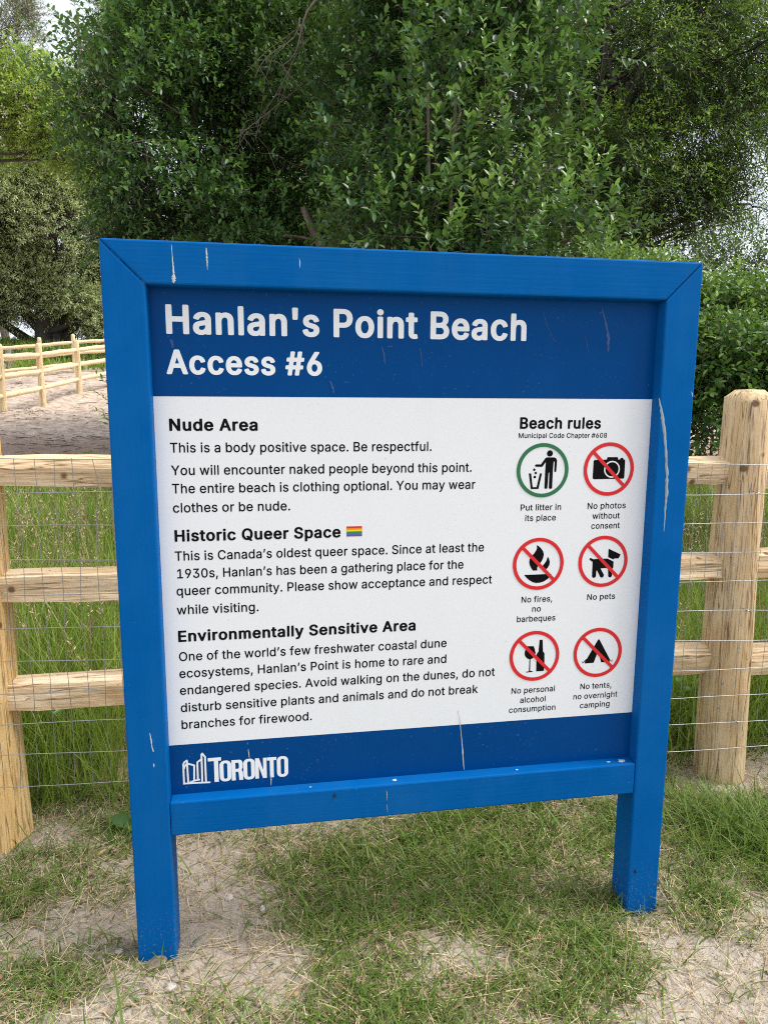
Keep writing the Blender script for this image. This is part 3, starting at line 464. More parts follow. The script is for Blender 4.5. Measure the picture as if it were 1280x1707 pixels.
FONT = {'R': {' ': [198,[]],'#': [455,[[61,-4,73,-10,121,-10,131,-4,153,122,157,131,253,131,260,128,240,-4,247,-9,307,-7,312,2,333,128,337,131,397,131,406,134,417,188,415,197,409,201,349,201,345,206,361,304,367,307,433,308,439,314,446,362,445,373,439,377,374,380,394,506,391,515,385,518,331,518,323,512,301,380,199,378,196,380,196,386,215,512,205,518,151,518,144,512,122,380,55,378,48,374,38,314,43,308,103,307,110,302,91,202,19,199,16,194,8,146,7,139,13,132,73,131,81,128],[169,202,166,206,182,302,187,307,283,307,288,302,271,203]]],',': [202,[[36,-124,47,-129,95,-129,101,-124,154,68,154,74,149,80,77,81,65,74]]],'.': [202,[[78,-9,101,-14,119,-12,137,-3,152,15,158,33,156,57,147,75,131,89,113,95,89,95,71,87,53,67,47,45,50,21,62,3]]],'0': [468,[[189,-11,231,-16,273,-12,309,0,340,19,369,49,391,85,407,127,418,181,423,253,420,313,411,367,395,415,369,459,339,490,303,512,261,523,219,525,183,518,153,506,123,485,98,457,76,421,60,379,50,331,45,271,47,199,56,145,71,97,94,55,121,25,153,2],[219,60,195,68,177,81,160,103,147,127,131,193,128,283,138,355,149,385,162,409,177,428,195,441,219,449,243,450,267,443,285,433,303,414,319,385,331,349,337,313,340,223,335,181,327,145,315,115,303,95,285,76,267,66,243,60]]],'1': [468,[[74,-4,86,-10,398,-10,408,-4,409,56,404,63,302,64,294,68,294,506,293,512,285,518,200,516,86,434,83,428,83,356,92,348,104,353,206,428,209,422,209,68,206,64,80,63,73,56]]],'3': [468,[[174,-11,215,-16,251,-15,287,-9,314,1,341,16,367,37,387,61,402,91,410,133,409,169,399,205,382,235,359,260,329,280,299,292,253,301,390,457,390,511,383,518,77,518,67,511,67,451,71,444,269,442,274,439,155,303,154,247,161,238,221,238,257,232,281,223,299,210,316,187,325,157,323,121,311,95,293,78,269,66,239,60,203,61,173,70,149,86,136,103,127,133,119,141,53,141,44,139,41,133,43,109,53,79,77,42,95,25,119,9]]],'6': [468,[[188,-11,223,-16,259,-15,295,-7,324,7,349,25,372,49,390,79,401,109,407,157,403,199,391,235,368,271,341,295,307,313,271,322,217,322,215,325,339,505,339,511,331,518,259,518,253,516,109,303,82,253,67,211,61,175,62,139,69,103,81,73,101,43,126,19,157,0],[211,61,193,67,176,79,153,109,143,145,146,187,163,222,187,243,223,255,259,253,292,235,314,205,324,169,320,127,303,91,277,69,247,59]]],'8': [468,[[181,-11,217,-16,259,-15,301,-7,337,7,367,27,393,55,410,85,417,115,416,163,401,205,374,241,338,265,374,301,393,337,400,379,392,427,372,463,343,491,307,511,265,523,235,525,199,522,169,515,135,499,109,479,90,457,77,433,69,403,68,361,79,325,97,295,129,265,108,253,87,235,61,195,52,169,49,145,54,97,70,61,97,29,139,3],[211,60,171,73,145,97,137,115,133,133,135,157,141,175,163,202,199,221,241,225,283,215,313,193,328,169,333,139,328,109,312,85,283,67,247,59],[217,300,183,313,160,337,151,367,155,403,170,427,199,445,235,450,271,444,295,429,309,409,316,379,312,349,298,325,277,309,247,300]]],'9': [468,[[128,-4,139,-10,205,-10,217,-5,351,194,382,248,398,290,405,326,406,362,401,398,390,428,372,458,349,484,319,504,289,517,259,524,223,525,187,520,157,509,127,491,103,469,82,440,69,410,61,368,63,320,75,278,96,242,121,218,157,197,199,187,247,187,251,182,131,8],[223,254,187,266,161,290,146,326,144,368,155,404,181,434,211,448,247,450,265,446,283,436,307,412,321,380,324,338,314,302,290,272,259,256]]],'A': [494,[[14,-4,26,-10,98,-8,104,1,148,128,152,132,158,132,344,131,393,-4,404,-10,470,-10,480,-4,479,8,290,516,212,518,206,518,199,512,16,8],[182,208,177,212,242,405,248,414,316,212,308,208]]],'B': [471,[[58,-4,69,-10,255,-10,309,-5,345,5,375,20,399,39,416,62,427,86,434,116,435,152,429,183,417,210,399,234,376,254,351,266,384,290,405,320,415,356,414,398,406,428,393,453,374,476,350,494,309,511,261,518,69,518,58,512],[147,67,142,74,142,212,143,218,147,221,255,221,285,218,303,212,321,201,343,176,351,152,351,122,340,98,320,80,297,71,267,67],[147,295,142,302,143,440,147,442,273,440,303,429,322,410,332,380,330,350,317,326,297,308,279,300,255,295]]],'C': [525,[[222,-11,272,-16,314,-13,356,-3,398,17,434,46,460,79,479,115,490,157,490,163,482,170,410,168,389,121,362,91,326,71,278,63,236,67,196,85,164,114,141,151,127,193,122,235,123,283,129,325,142,361,158,386,182,413,206,429,230,440,260,445,290,446,320,440,350,427,378,403,394,379,410,341,482,339,489,343,488,361,476,401,458,433,439,457,416,479,386,499,356,512,320,521,272,525,224,520,182,507,140,483,104,451,77,415,55,367,44,325,38,271,39,211,50,157,69,109,96,67,132,31,176,4]]],'H': [532,[[58,-4,69,-10,129,-10,141,-4,142,218,147,222,333,222,381,222,389,218,390,-4,405,-10,465,-9,474,-4,475,506,471,515,465,518,399,518,390,512,389,302,381,298,147,298,143,302,142,308,142,512,135,518,129,518,69,518,58,512]]],'M': [643,[[58,-4,69,-10,129,-10,139,-4,141,361,284,-4,291,-9,345,-10,358,-4,495,348,499,350,501,364,502,-4,513,-10,573,-10,584,-4,585,512,573,518,483,518,474,512,321,111,295,188,169,512,165,516,153,518,69,518,58,512]]],'N': [538,[[58,-4,69,-10,135,-9,142,-4,141,384,201,284,385,-4,399,-10,471,-10,480,-4,481,506,477,516,471,518,405,518,396,512,396,140,393,131,153,512,141,518,69,518,58,512]]],'O': [548,[[222,-11,272,-16,326,-11,368,2,409,25,442,55,470,91,488,127,504,181,510,235,509,295,499,349,481,397,455,439,420,475,374,504,326,520,272,525,224,520,182,507,146,487,110,457,81,421,59,379,45,331,38,271,39,211,50,157,69,109,96,67,132,31,176,4],[242,66,206,79,182,96,158,121,144,145,132,175,124,211,121,253,125,301,133,337,143,361,161,391,182,413,206,429,236,441,266,446,296,445,326,437,357,421,380,401,400,373,416,337,424,301,427,253,424,211,415,169,401,139,385,115,362,91,338,77,308,66,272,63]]],'P': [459,[[58,-4,69,-10,129,-10,141,-4,142,170,146,176,255,176,309,185,335,194,363,211,384,230,402,254,416,284,424,314,426,350,422,392,412,422,395,452,373,476,345,495,309,510,261,518,69,518,58,512],[147,252,143,254,142,260,143,440,147,442,267,440,297,431,318,416,336,386,341,344,333,303,315,276,291,261,267,254]]],'S': [461,[[174,-13,215,-18,263,-17,299,-11,335,2,370,23,394,47,413,77,423,107,426,143,421,179,407,209,380,239,353,258,323,272,209,306,173,320,145,341,135,359,133,377,136,395,143,411,155,425,185,442,227,449,269,445,305,428,325,407,334,377,341,369,407,368,415,371,418,383,413,413,404,437,388,461,370,479,346,497,317,511,287,520,251,525,209,524,173,518,137,505,107,487,83,465,64,437,53,407,49,371,54,335,68,305,89,280,119,258,155,241,269,207,305,193,329,175,340,155,342,137,339,119,331,101,321,89,287,68,239,59,191,63,155,79,134,101,120,143,113,146,47,146,38,143,35,137,36,125,45,89,56,65,74,41,93,23,119,6]]],'T': [463,[[191,-4,197,-9,263,-10,273,-4,275,2,275,440,431,445,435,458,435,506,431,516,425,518,41,518,29,512,29,452,35,443,185,442,189,440]]],'Y': [487,[[202,-4,212,-10,278,-9,285,-4,286,206,470,501,472,506,470,515,464,518,392,518,380,514,248,294,242,291,104,517,26,518,14,512,17,500,200,206]]],'a': [404,[[123,-13,166,-18,208,-14,241,-1,268,19,273,17,273,-1,280,-9,346,-9,354,-1,354,251,350,293,340,323,322,349,298,369,268,383,232,392,196,394,160,390,124,380,94,364,70,344,52,321,38,293,39,287,46,282,106,264,112,265,132,293,148,307,172,317,208,321,232,318,250,309,262,297,269,281,272,257,268,243,250,238,148,223,106,213,64,191,39,161,30,137,27,107,30,77,38,53,54,29,72,11,94,-2],[148,59,124,71,112,89,111,119,123,137,142,148,172,157,268,172,272,167,272,131,268,113,260,95,245,77,226,65,202,57,172,55]]],'b': [439,[[194,-12,248,-17,296,-8,338,16,368,48,392,93,405,144,408,204,400,258,385,300,362,336,332,364,296,384,248,394,200,390,164,375,134,348,131,510,128,516,122,518,56,517,49,510,49,0,52,-6,62,-10,122,-9,130,0,130,24,134,29,158,6],[206,59,188,65,170,77,154,96,144,114,132,162,133,222,146,268,169,300,200,317,242,319,260,315,278,306,296,289,308,270,323,222,323,162,311,114,301,96,284,76,266,64,248,58]]],'c': [410,[[168,-12,199,-17,235,-17,271,-10,301,2,325,18,350,42,370,72,381,102,379,108,373,111,307,126,287,90,269,72,241,59,205,56,181,61,161,72,143,90,129,114,116,162,117,222,132,270,145,289,163,306,181,315,199,319,223,320,247,315,265,307,281,294,294,276,301,258,307,253,373,268,379,276,366,312,337,349,301,374,259,389,223,394,181,391,151,384,115,366,91,347,67,318,48,282,37,246,31,204,33,156,41,114,55,78,75,48,103,19,133,0]]],'d': [439,[[159,-12,205,-18,247,-12,281,6,307,31,310,0,313,-7,379,-10,387,-6,390,0,390,504,385,516,319,518,311,516,308,510,307,347,281,372,247,388,205,394,163,390,127,377,94,354,68,324,49,288,36,246,31,192,34,144,46,96,64,60,91,25,121,3],[187,59,169,66,151,80,138,96,127,116,115,168,117,228,131,270,142,288,157,303,187,317,229,319,253,312,270,300,286,282,295,264,303,240,308,210,305,150,289,102,265,74,247,63,229,58]]],'e': [419,[[170,-12,205,-17,241,-17,277,-10,303,0,331,16,353,36,370,60,383,90,381,96,373,100,313,115,307,114,283,78,266,66,235,57,205,56,181,62,157,74,141,90,126,114,115,156,121,160,379,160,389,168,388,216,384,252,373,288,358,318,340,342,313,364,283,380,253,390,217,394,175,391,145,382,115,366,86,342,67,318,48,282,37,246,31,204,33,156,41,114,55,78,74,48,103,19,133,0],[121,230,116,234,122,258,145,294,175,314,211,321,247,315,272,300,293,270,304,234,295,230]]],'f': [268,[[79,-4,94,-10,148,-10,158,-4,160,314,166,318,238,318,244,322,246,332,246,380,243,386,238,389,166,389,160,392,161,434,168,452,184,462,208,464,238,459,244,464,260,518,260,524,250,531,220,538,184,539,154,533,124,520,100,498,83,470,78,446,76,390,16,389,6,386,3,380,3,326,7,320,70,318,77,314]]],'g': [440,[[160,-155,193,-159,235,-159,271,-154,301,-145,329,-131,349,-115,367,-95,379,-71,387,-47,390,-11,390,379,385,387,319,389,313,386,310,379,307,347,279,373,247,388,205,394,157,388,121,373,91,351,67,322,49,289,39,259,33,223,34,151,40,121,51,91,64,67,85,41,104,25,133,9,163,-1,199,-5,229,-3,259,5,284,19,307,40,308,37,308,-17,302,-41,286,-65,259,-80,217,-88,175,-83,145,-67,117,-35,109,-31,49,-65,48,-71,58,-89,85,-120,121,-142],[181,73,149,91,135,109,125,127,115,175,119,235,135,277,149,295,163,307,193,319,235,318,253,312,271,299,285,283,298,259,309,205,304,145,296,121,286,103,259,80,223,69]]],'h': [425,[[51,-4,62,-10,122,-10,130,-4,132,230,136,260,146,284,164,303,188,315,218,320,242,316,266,304,279,290,289,266,293,236,294,-4,302,-9,362,-10,374,-4,375,2,375,254,368,296,357,326,338,353,314,373,284,387,254,393,224,394,188,387,158,373,134,352,132,356,132,506,131,512,122,518,62,518,50,512]]],'i': [181,[[51,-4,63,-10,123,-9,130,-4,132,2,132,380,129,386,123,389,57,388,49,380],[84,434,99,434,117,440,132,452,142,470,144,488,139,506,123,524,105,532,81,532,63,525,48,512,39,494,39,476,45,458,63,441]]],'k': [395,[[51,-4,62,-10,122,-10,130,-4,132,134,158,161,164,158,296,-8,380,-10,389,-4,390,2,225,212,223,218,374,371,378,380,375,386,368,389,326,389,290,389,284,386,134,232,132,236,132,506,131,512,122,518,62,518,50,512]]],'l': [178,[[51,-4,62,-10,116,-10,127,-4,128,2,128,506,128,512,122,518,62,518,50,512]]],'m': [624,[[51,-4,62,-10,122,-10,130,-4,132,236,135,266,146,290,164,308,182,317,206,321,230,318,248,308,264,290,270,272,272,-4,284,-10,344,-9,350,-7,353,2,355,266,364,290,380,307,404,318,428,321,452,317,470,308,482,296,491,272,494,-4,506,-10,566,-9,572,-6,575,2,574,266,568,308,550,344,535,362,512,379,488,389,458,395,416,393,380,382,349,362,326,335,313,356,295,374,272,387,248,394,218,395,188,390,158,375,134,354,130,362,130,380,122,389,62,389,53,386,49,380]]],'n': [424,[[51,-4,62,-10,122,-10,130,-4,132,230,136,260,146,284,164,303,188,315,218,320,242,316,266,304,279,290,289,266,293,236,294,-4,308,-10,362,-10,374,-4,375,242,372,278,365,308,354,332,338,353,320,369,278,389,224,394,194,389,170,380,152,369,134,352,130,356,129,380,122,388,62,389,53,386,49,380]]],'o': [430,[[168,-12,199,-17,241,-16,277,-8,313,10,339,30,364,60,383,96,393,132,399,174,396,228,387,270,371,306,349,336,319,363,289,379,253,390,217,394,175,390,139,379,115,366,91,347,67,318,48,282,37,246,31,204,33,156,41,114,55,78,75,48,103,19,133,0],[187,59,169,67,151,80,127,116,115,168,118,228,136,276,163,306,193,318,235,318,257,312,275,300,289,283,301,264,309,240,315,210,313,150,295,102,269,72,253,63,229,57]]],'p': [439,[[51,-147,62,-152,98,-152,122,-152,130,-147,134,29,162,3,194,-12,230,-18,272,-14,308,-2,338,16,362,40,386,78,400,117,407,159,407,219,399,261,386,297,364,333,338,360,308,379,260,393,206,392,170,379,148,363,134,348,130,357,130,381,122,389,62,389,54,387,50,381],[218,57,182,68,166,81,152,99,141,123,134,147,131,207,141,255,152,279,164,295,194,315,212,319,236,320,254,317,273,309,288,297,303,279,314,255,321,231,324,171,312,117,290,82,260,62,242,57]]],'q': [439,[[309,-147,319,-152,379,-152,388,-147,390,-141,389,381,379,389,314,387,310,381,307,346,283,370,247,388,205,394,157,388,121,373,91,351,70,327,50,291,37,249,32,207,32,159,39,117,55,75,78,39,112,9,148,-9,193,-17,241,-13,271,-1,307,28],[205,57,181,61,165,69,150,81,136,99,125,123,118,147,114,201,125,255,145,291,175,314,193,319,217,320,241,316,257,309,273,297,287,279,304,237,308,177,299,123,279,87,265,74,247,63,229,58]]],'r': [274,[[51,-4,62,-10,122,-10,130,-4,132,236,136,266,152,291,176,308,206,316,254,313,260,318,261,386,256,392,218,394,188,390,158,377,134,358,130,362,129,380,122,388,62,389,56,388,50,381]]],'s': [380,[[139,-12,177,-17,213,-17,243,-12,273,-2,297,12,321,32,336,54,345,78,349,108,345,138,334,162,315,184,295,198,267,210,153,242,137,252,129,264,127,282,135,300,153,314,183,322,213,322,237,313,251,300,267,272,273,268,339,283,341,294,335,312,312,348,285,371,249,387,219,393,183,394,153,390,123,381,94,366,75,350,59,330,48,306,44,276,47,246,57,222,76,198,99,181,129,168,237,140,255,128,263,114,262,90,249,73,225,60,195,55,159,59,135,70,122,84,111,110,105,115,37,102,32,96,38,72,50,48,63,30,99,2]]],'t': [242,[[134,-8,160,-13,190,-13,220,-9,230,-2,219,58,208,63,178,59,160,62,148,74,144,94,145,316,214,318,220,322,221,382,214,389,148,389,144,394,144,472,141,478,130,481,70,480,62,472,62,394,58,389,10,388,4,382,3,328,10,318,61,316,62,94,65,64,73,40,88,19,106,4]]],'u': [425,[[147,-9,188,-15,224,-11,260,3,290,26,295,21,296,-3,302,-9,362,-10,368,-9,374,-3,375,375,374,383,368,388,302,389,293,381,293,153,290,123,278,95,260,76,236,64,212,60,182,63,159,75,144,93,134,117,132,147,131,381,122,389,62,389,54,387,50,381,50,135,55,87,66,57,86,27,116,3]]],'v': [404,[[161,-4,171,-10,237,-9,243,-4,388,374,386,386,381,389,315,389,309,388,303,383,201,103,99,386,93,389,57,389,27,389,17,386,14,380,16,374]]],'w': [582,[[136,-4,146,-10,206,-10,215,-4,290,260,366,-4,380,-10,440,-9,446,-5,561,374,560,386,554,389,518,389,488,389,480,386,404,118,331,386,326,389,290,389,260,389,252,386,182,133,176,121,104,383,92,389,32,389,22,386,21,374]]],'y': [404,[[56,-149,105,-155,147,-146,180,-125,205,-95,222,-59,387,373,389,379,387,386,381,389,315,389,304,385,201,102,100,385,93,389,57,389,27,389,16,385,16,373,158,1,142,-47,126,-71,105,-80,69,-76,59,-83,44,-137,46,-143]]],'’': [192,[[50,314,55,310,79,309,109,309,115,314,168,506,168,512,163,517,91,518,79,512]]]},'B': {' ': [217,[]],'#': [481,[[68,-17,80,-20,140,-20,159,-11,164,1,183,115,194,120,242,120,252,115,233,1,238,-11,248,-17,260,-20,314,-20,330,-17,342,-5,362,115,368,120,422,122,439,133,449,187,447,199,440,206,428,211,386,212,380,213,379,217,391,295,446,297,464,304,470,313,478,367,474,379,464,386,407,391,426,505,423,517,417,523,398,529,350,529,326,523,317,511,297,391,290,388,236,388,228,391,247,505,244,517,236,525,224,528,164,529,152,526,141,517,138,511,119,391,110,388,62,388,44,378,32,319,35,307,44,300,56,297,102,295,90,217,86,212,38,212,18,205,10,193,2,139,8,128,20,122,68,120,73,115,55,1,59,-11],[200,216,214,295,280,295,266,212,206,212]]],"'": [247,[[82,301,98,298,152,298,165,301,177,313,185,511,182,517,170,526,158,529,86,528,70,523,62,511,69,319,74,307]]],'6': [494,[[208,-24,247,-27,283,-24,313,-17,349,-1,379,21,403,47,422,78,432,108,438,144,435,192,423,234,403,268,377,294,343,316,307,328,255,336,371,504,369,516,355,527,271,529,259,526,247,518,104,306,78,258,63,216,56,180,56,138,65,96,82,60,105,30,133,6,169,-13],[229,71,204,84,185,108,175,144,176,180,187,210,205,231,229,243,259,244,283,234,307,207,318,174,317,138,307,108,283,80,259,70]]],'A': [520,[[21,-17,38,-20,104,-20,116,-19,128,-12,133,-5,176,117,182,122,340,121,392,-12,410,-20,488,-20,500,-16,511,-5,510,7,325,511,314,525,296,529,218,529,206,525,196,517,9,7,9,-5],[218,219,213,223,260,355,306,223,296,219]]],'B': [497,[[65,-17,82,-20,268,-20,334,-14,370,-3,403,13,430,36,448,60,459,85,466,115,467,151,462,181,452,205,437,229,418,249,394,265,396,271,424,297,440,325,447,361,445,403,436,433,423,457,403,481,376,501,328,521,274,528,76,528,64,525,54,517,51,505,51,1,56,-11],[178,77,174,79,174,85,174,205,178,210,292,208,316,197,336,175,345,151,346,127,337,103,322,88,304,81,280,78],[178,305,174,313,174,427,178,431,280,430,304,422,316,409,326,385,327,361,319,337,303,319,286,310,268,306]]],'E': [459,[[65,-17,82,-20,394,-20,411,-17,420,-11,425,1,425,55,420,67,412,74,394,77,178,77,174,79,174,85,174,205,178,208,388,211,404,223,405,265,404,289,401,295,382,305,175,307,174,427,184,432,406,434,415,439,422,451,422,511,413,523,394,529,82,529,64,525,54,517,51,505,51,1,56,-11]]],'H': [557,[[65,-17,82,-20,148,-20,166,-14,173,-5,174,205,178,212,383,211,384,-5,394,-15,412,-20,484,-19,502,-11,506,1,506,505,503,517,497,523,478,529,412,529,400,527,386,517,384,505,384,313,376,309,178,310,174,313,174,505,171,517,160,526,142,529,76,528,64,525,54,517,51,505,51,1,56,-11]]],'N': [564,[[65,-17,82,-20,148,-20,166,-14,173,-5,174,301,178,312,383,-11,394,-18,412,-20,490,-20,508,-11,513,1,513,505,510,517,503,523,484,529,418,529,399,523,390,511,390,199,388,194,178,522,160,529,82,529,64,525,54,517,51,505,51,1,56,-11]]],'P': [485,[[65,-17,82,-20,148,-20,161,-17,172,-7,174,163,178,166,286,167,334,176,362,187,392,205,412,223,431,247,446,277,455,313,458,349,453,391,442,427,424,457,402,481,377,499,334,518,274,528,76,528,64,525,54,517,51,505,51,1,56,-11],[178,263,174,265,174,427,184,432,268,431,292,426,310,415,328,391,336,355,331,313,316,285,298,271,274,264]]],'Q': [574,[[405,-65,422,-68,494,-67,506,-64,517,-53,516,-41,459,37,486,67,506,97,524,139,535,175,542,229,542,277,535,331,525,367,503,415,476,453,439,487,398,512,356,527,302,535,248,533,200,522,153,499,114,469,79,427,54,379,36,313,32,253,36,193,50,139,69,97,92,63,122,31,156,7,200,-13,254,-25,308,-26,362,-17,368,-20,397,-59],[278,73,248,79,224,91,201,109,183,133,168,163,159,193,154,229,153,271,157,307,165,337,178,367,194,391,218,414,242,427,266,434,296,435,326,429,350,418,374,398,392,375,405,349,416,313,421,271,421,235,413,181,392,134,386,133,358,169,344,178,260,179,241,169,237,163,239,151,296,73]]],'S': [487,[[197,-26,246,-29,292,-26,336,-15,369,-2,402,20,427,46,445,76,454,106,457,148,451,184,436,214,409,244,378,266,347,280,198,328,180,340,167,358,166,388,177,412,204,431,240,438,276,435,306,420,322,400,331,370,348,359,426,358,438,362,448,370,449,388,441,424,429,448,411,472,392,490,364,508,330,523,300,531,258,535,210,533,168,524,132,510,102,490,77,466,57,436,47,406,43,370,48,334,65,298,86,274,120,250,156,233,300,188,324,172,335,154,337,136,333,118,318,94,288,76,246,69,210,73,179,88,160,112,152,142,138,154,54,156,35,148,30,136,37,94,50,64,72,34,96,13,126,-5,156,-16]]],'a': [430,[[143,-25,172,-28,208,-27,238,-21,268,-8,280,-16,292,-20,358,-20,376,-15,384,-7,386,251,382,293,372,323,352,353,328,374,292,391,256,401,214,404,172,401,130,390,100,375,70,353,50,329,34,299,33,287,45,275,118,254,130,255,142,261,165,293,196,309,220,311,238,308,253,299,263,281,267,257,266,251,262,249,154,233,100,218,76,207,55,191,39,173,30,155,23,125,22,95,28,65,40,39,57,17,82,-3,112,-17],[166,69,152,77,142,95,143,119,150,131,166,140,184,145,262,157,266,155,266,131,262,113,253,95,242,83,226,72,208,67,184,66]]],'c': [436,[[188,-25,230,-28,266,-25,302,-16,332,-2,360,17,383,41,401,71,412,101,408,113,398,120,320,137,308,133,298,125,284,95,266,77,248,69,224,67,206,69,190,77,172,95,161,113,147,161,148,221,164,269,177,287,194,301,224,310,242,309,260,303,284,282,299,251,320,242,392,258,409,269,410,281,398,311,367,353,323,383,272,400,230,404,188,401,152,391,116,373,86,349,62,320,44,287,31,245,26,191,29,143,39,101,56,65,80,33,112,5,146,-13]]],'d': [465,[[179,-25,212,-28,248,-26,278,-18,302,-5,314,-15,326,-19,398,-20,410,-16,419,-7,421,509,415,521,404,527,326,528,314,525,304,515,302,383,266,398,230,404,188,403,146,392,116,377,85,353,61,323,42,287,28,233,26,185,31,131,45,83,68,44,99,11,134,-11],[206,69,190,77,176,89,158,119,147,161,147,215,157,257,176,288,200,306,236,309,250,305,266,296,279,281,290,263,302,215,301,161,289,113,268,83,242,69,224,67]]],'e': [444,[[191,-25,230,-28,266,-26,300,-19,332,-6,360,11,386,35,402,59,414,89,410,101,398,109,332,125,320,125,302,116,286,89,272,76,248,67,224,67,200,72,182,82,158,113,148,143,152,149,392,149,412,155,420,167,419,221,414,257,403,293,383,329,362,354,331,377,296,393,260,402,212,404,176,399,140,387,104,366,78,341,56,311,40,275,29,233,25,185,29,143,39,101,59,59,83,29,116,3,152,-15],[152,243,150,245,157,263,176,290,198,305,224,310,248,307,270,293,284,275,296,245,290,241]]],'h': [451,[[57,-17,74,-20,140,-20,152,-15,162,-5,163,229,166,253,175,277,190,295,206,305,230,309,248,307,267,295,279,277,285,259,288,-5,301,-17,320,-20,386,-19,398,-14,406,-5,406,253,402,289,389,325,374,350,350,373,326,388,296,399,260,404,224,403,194,397,164,384,163,511,154,523,140,528,68,528,53,523,44,511,44,1,48,-11]]],'i': [207,[[57,-17,69,-20,141,-19,153,-15,162,-5,163,379,157,391,141,399,63,398,50,391,44,379,44,1,48,-11],[77,427,105,423,129,426,147,435,165,451,174,469,175,493,168,511,151,529,123,542,93,543,67,535,45,517,34,493,36,463,51,443]]],'l': [204,[[57,-17,74,-20,134,-20,147,-17,159,-5,160,511,151,523,134,529,68,528,53,523,44,511,44,1,48,-11]]],'m': [650,[[57,-17,74,-20,140,-20,152,-15,162,-5,165,259,171,277,184,295,200,306,218,310,236,308,248,300,258,289,264,271,265,1,272,-13,290,-20,356,-20,374,-15,384,-5,386,265,393,283,404,298,422,308,440,310,457,307,470,300,480,289,486,271,488,-5,500,-17,512,-20,578,-20,596,-15,602,-10,606,1,606,265,598,313,579,349,560,370,536,387,506,399,470,406,434,405,404,399,374,386,344,365,338,365,323,379,302,393,278,401,254,405,206,403,164,387,146,397,134,399,68,399,50,392,44,379,44,1,48,-11]]],'n': [450,[[57,-17,74,-20,140,-20,152,-15,162,-5,163,229,166,253,175,277,190,295,206,305,230,309,248,307,267,295,279,277,285,259,288,-5,296,-14,314,-20,380,-20,402,-11,406,1,406,241,404,277,397,307,386,331,369,355,350,373,308,395,260,404,206,400,164,384,146,397,134,399,68,399,50,391,44,379,44,1,48,-11]]],'o': [456,[[188,-25,230,-28,272,-24,314,-11,344,5,372,29,396,59,412,89,425,131,430,185,427,233,416,275,400,311,378,341,344,371,314,388,272,400,230,404,188,401,152,391,116,373,86,349,62,320,44,287,31,245,26,191,29,143,39,101,56,65,80,33,112,5,146,-13],[206,69,190,77,177,89,156,125,146,173,148,221,161,263,183,293,206,307,242,309,260,303,273,293,288,275,298,257,309,209,308,155,295,113,272,82,260,73,242,68]]],'p': [465,[[57,-159,74,-163,134,-163,146,-161,158,-153,163,-141,164,-7,200,-22,230,-27,266,-28,308,-20,344,-4,371,15,394,39,413,69,431,117,438,159,438,219,431,261,419,297,398,333,370,363,338,384,296,399,248,404,200,399,164,383,152,394,134,399,68,399,56,396,46,387,44,-141,48,-153],[230,67,212,73,201,81,178,111,165,153,163,207,170,249,189,285,212,304,230,309,248,309,266,305,280,297,304,267,317,225,319,171,308,123,290,91,266,72,248,67]]],'r': [300,[[57,-17,74,-20,140,-20,152,-15,162,-5,163,235,166,259,178,283,200,300,224,306,272,303,290,313,293,325,293,385,284,398,266,404,218,404,188,398,158,387,146,397,134,399,68,399,56,396,45,385,44,1,48,-11]]],'s': [406,[[159,-25,201,-28,237,-26,273,-19,303,-7,332,11,351,29,368,53,377,77,380,107,377,137,363,167,341,191,315,208,285,221,177,250,165,257,159,268,159,287,167,299,183,309,201,312,223,311,237,306,253,287,262,269,279,258,297,258,351,270,370,281,373,293,367,311,354,335,339,355,303,383,261,399,219,404,183,403,147,397,117,386,87,368,65,347,49,323,41,299,38,269,43,239,54,215,75,191,99,174,129,160,239,131,249,125,258,113,258,95,249,81,231,70,207,66,183,67,161,77,151,89,141,114,123,126,105,126,45,113,29,101,28,89,37,59,51,35,67,17,105,-8]]],'t': [268,[[152,-21,190,-24,226,-21,250,-15,262,-3,247,63,238,70,226,73,184,71,179,75,175,93,175,303,184,307,232,308,247,315,253,327,253,381,245,393,232,399,178,400,175,405,175,471,166,486,148,491,82,491,70,488,58,477,56,405,52,399,16,398,0,387,-2,327,3,315,10,311,22,307,52,307,56,303,57,81,67,39,82,17,100,0,124,-13]]],'u': [451,[[166,-22,200,-25,230,-23,290,-5,301,-16,314,-20,380,-20,395,-16,404,-7,406,380,398,393,380,399,314,399,296,394,289,386,285,128,277,104,263,86,244,74,224,70,206,72,188,80,173,98,166,116,163,146,161,386,152,395,140,399,98,399,62,398,46,386,44,134,51,80,66,44,92,13,127,-10]]],'v': [430,[[167,-17,183,-20,249,-20,262,-17,273,-8,419,373,419,385,411,394,393,399,327,399,315,398,302,391,219,168,213,162,128,391,105,399,33,399,21,396,10,385,10,373,155,-5]]],'y': [430,[[74,-162,129,-164,171,-154,208,-132,237,-96,254,-60,419,372,420,384,411,394,393,399,327,399,310,396,301,390,219,168,213,162,129,390,111,399,33,399,21,396,10,384,10,372,152,0,139,-42,123,-66,111,-70,75,-66,63,-70,55,-78,40,-132,40,-144,51,-155]]]}}
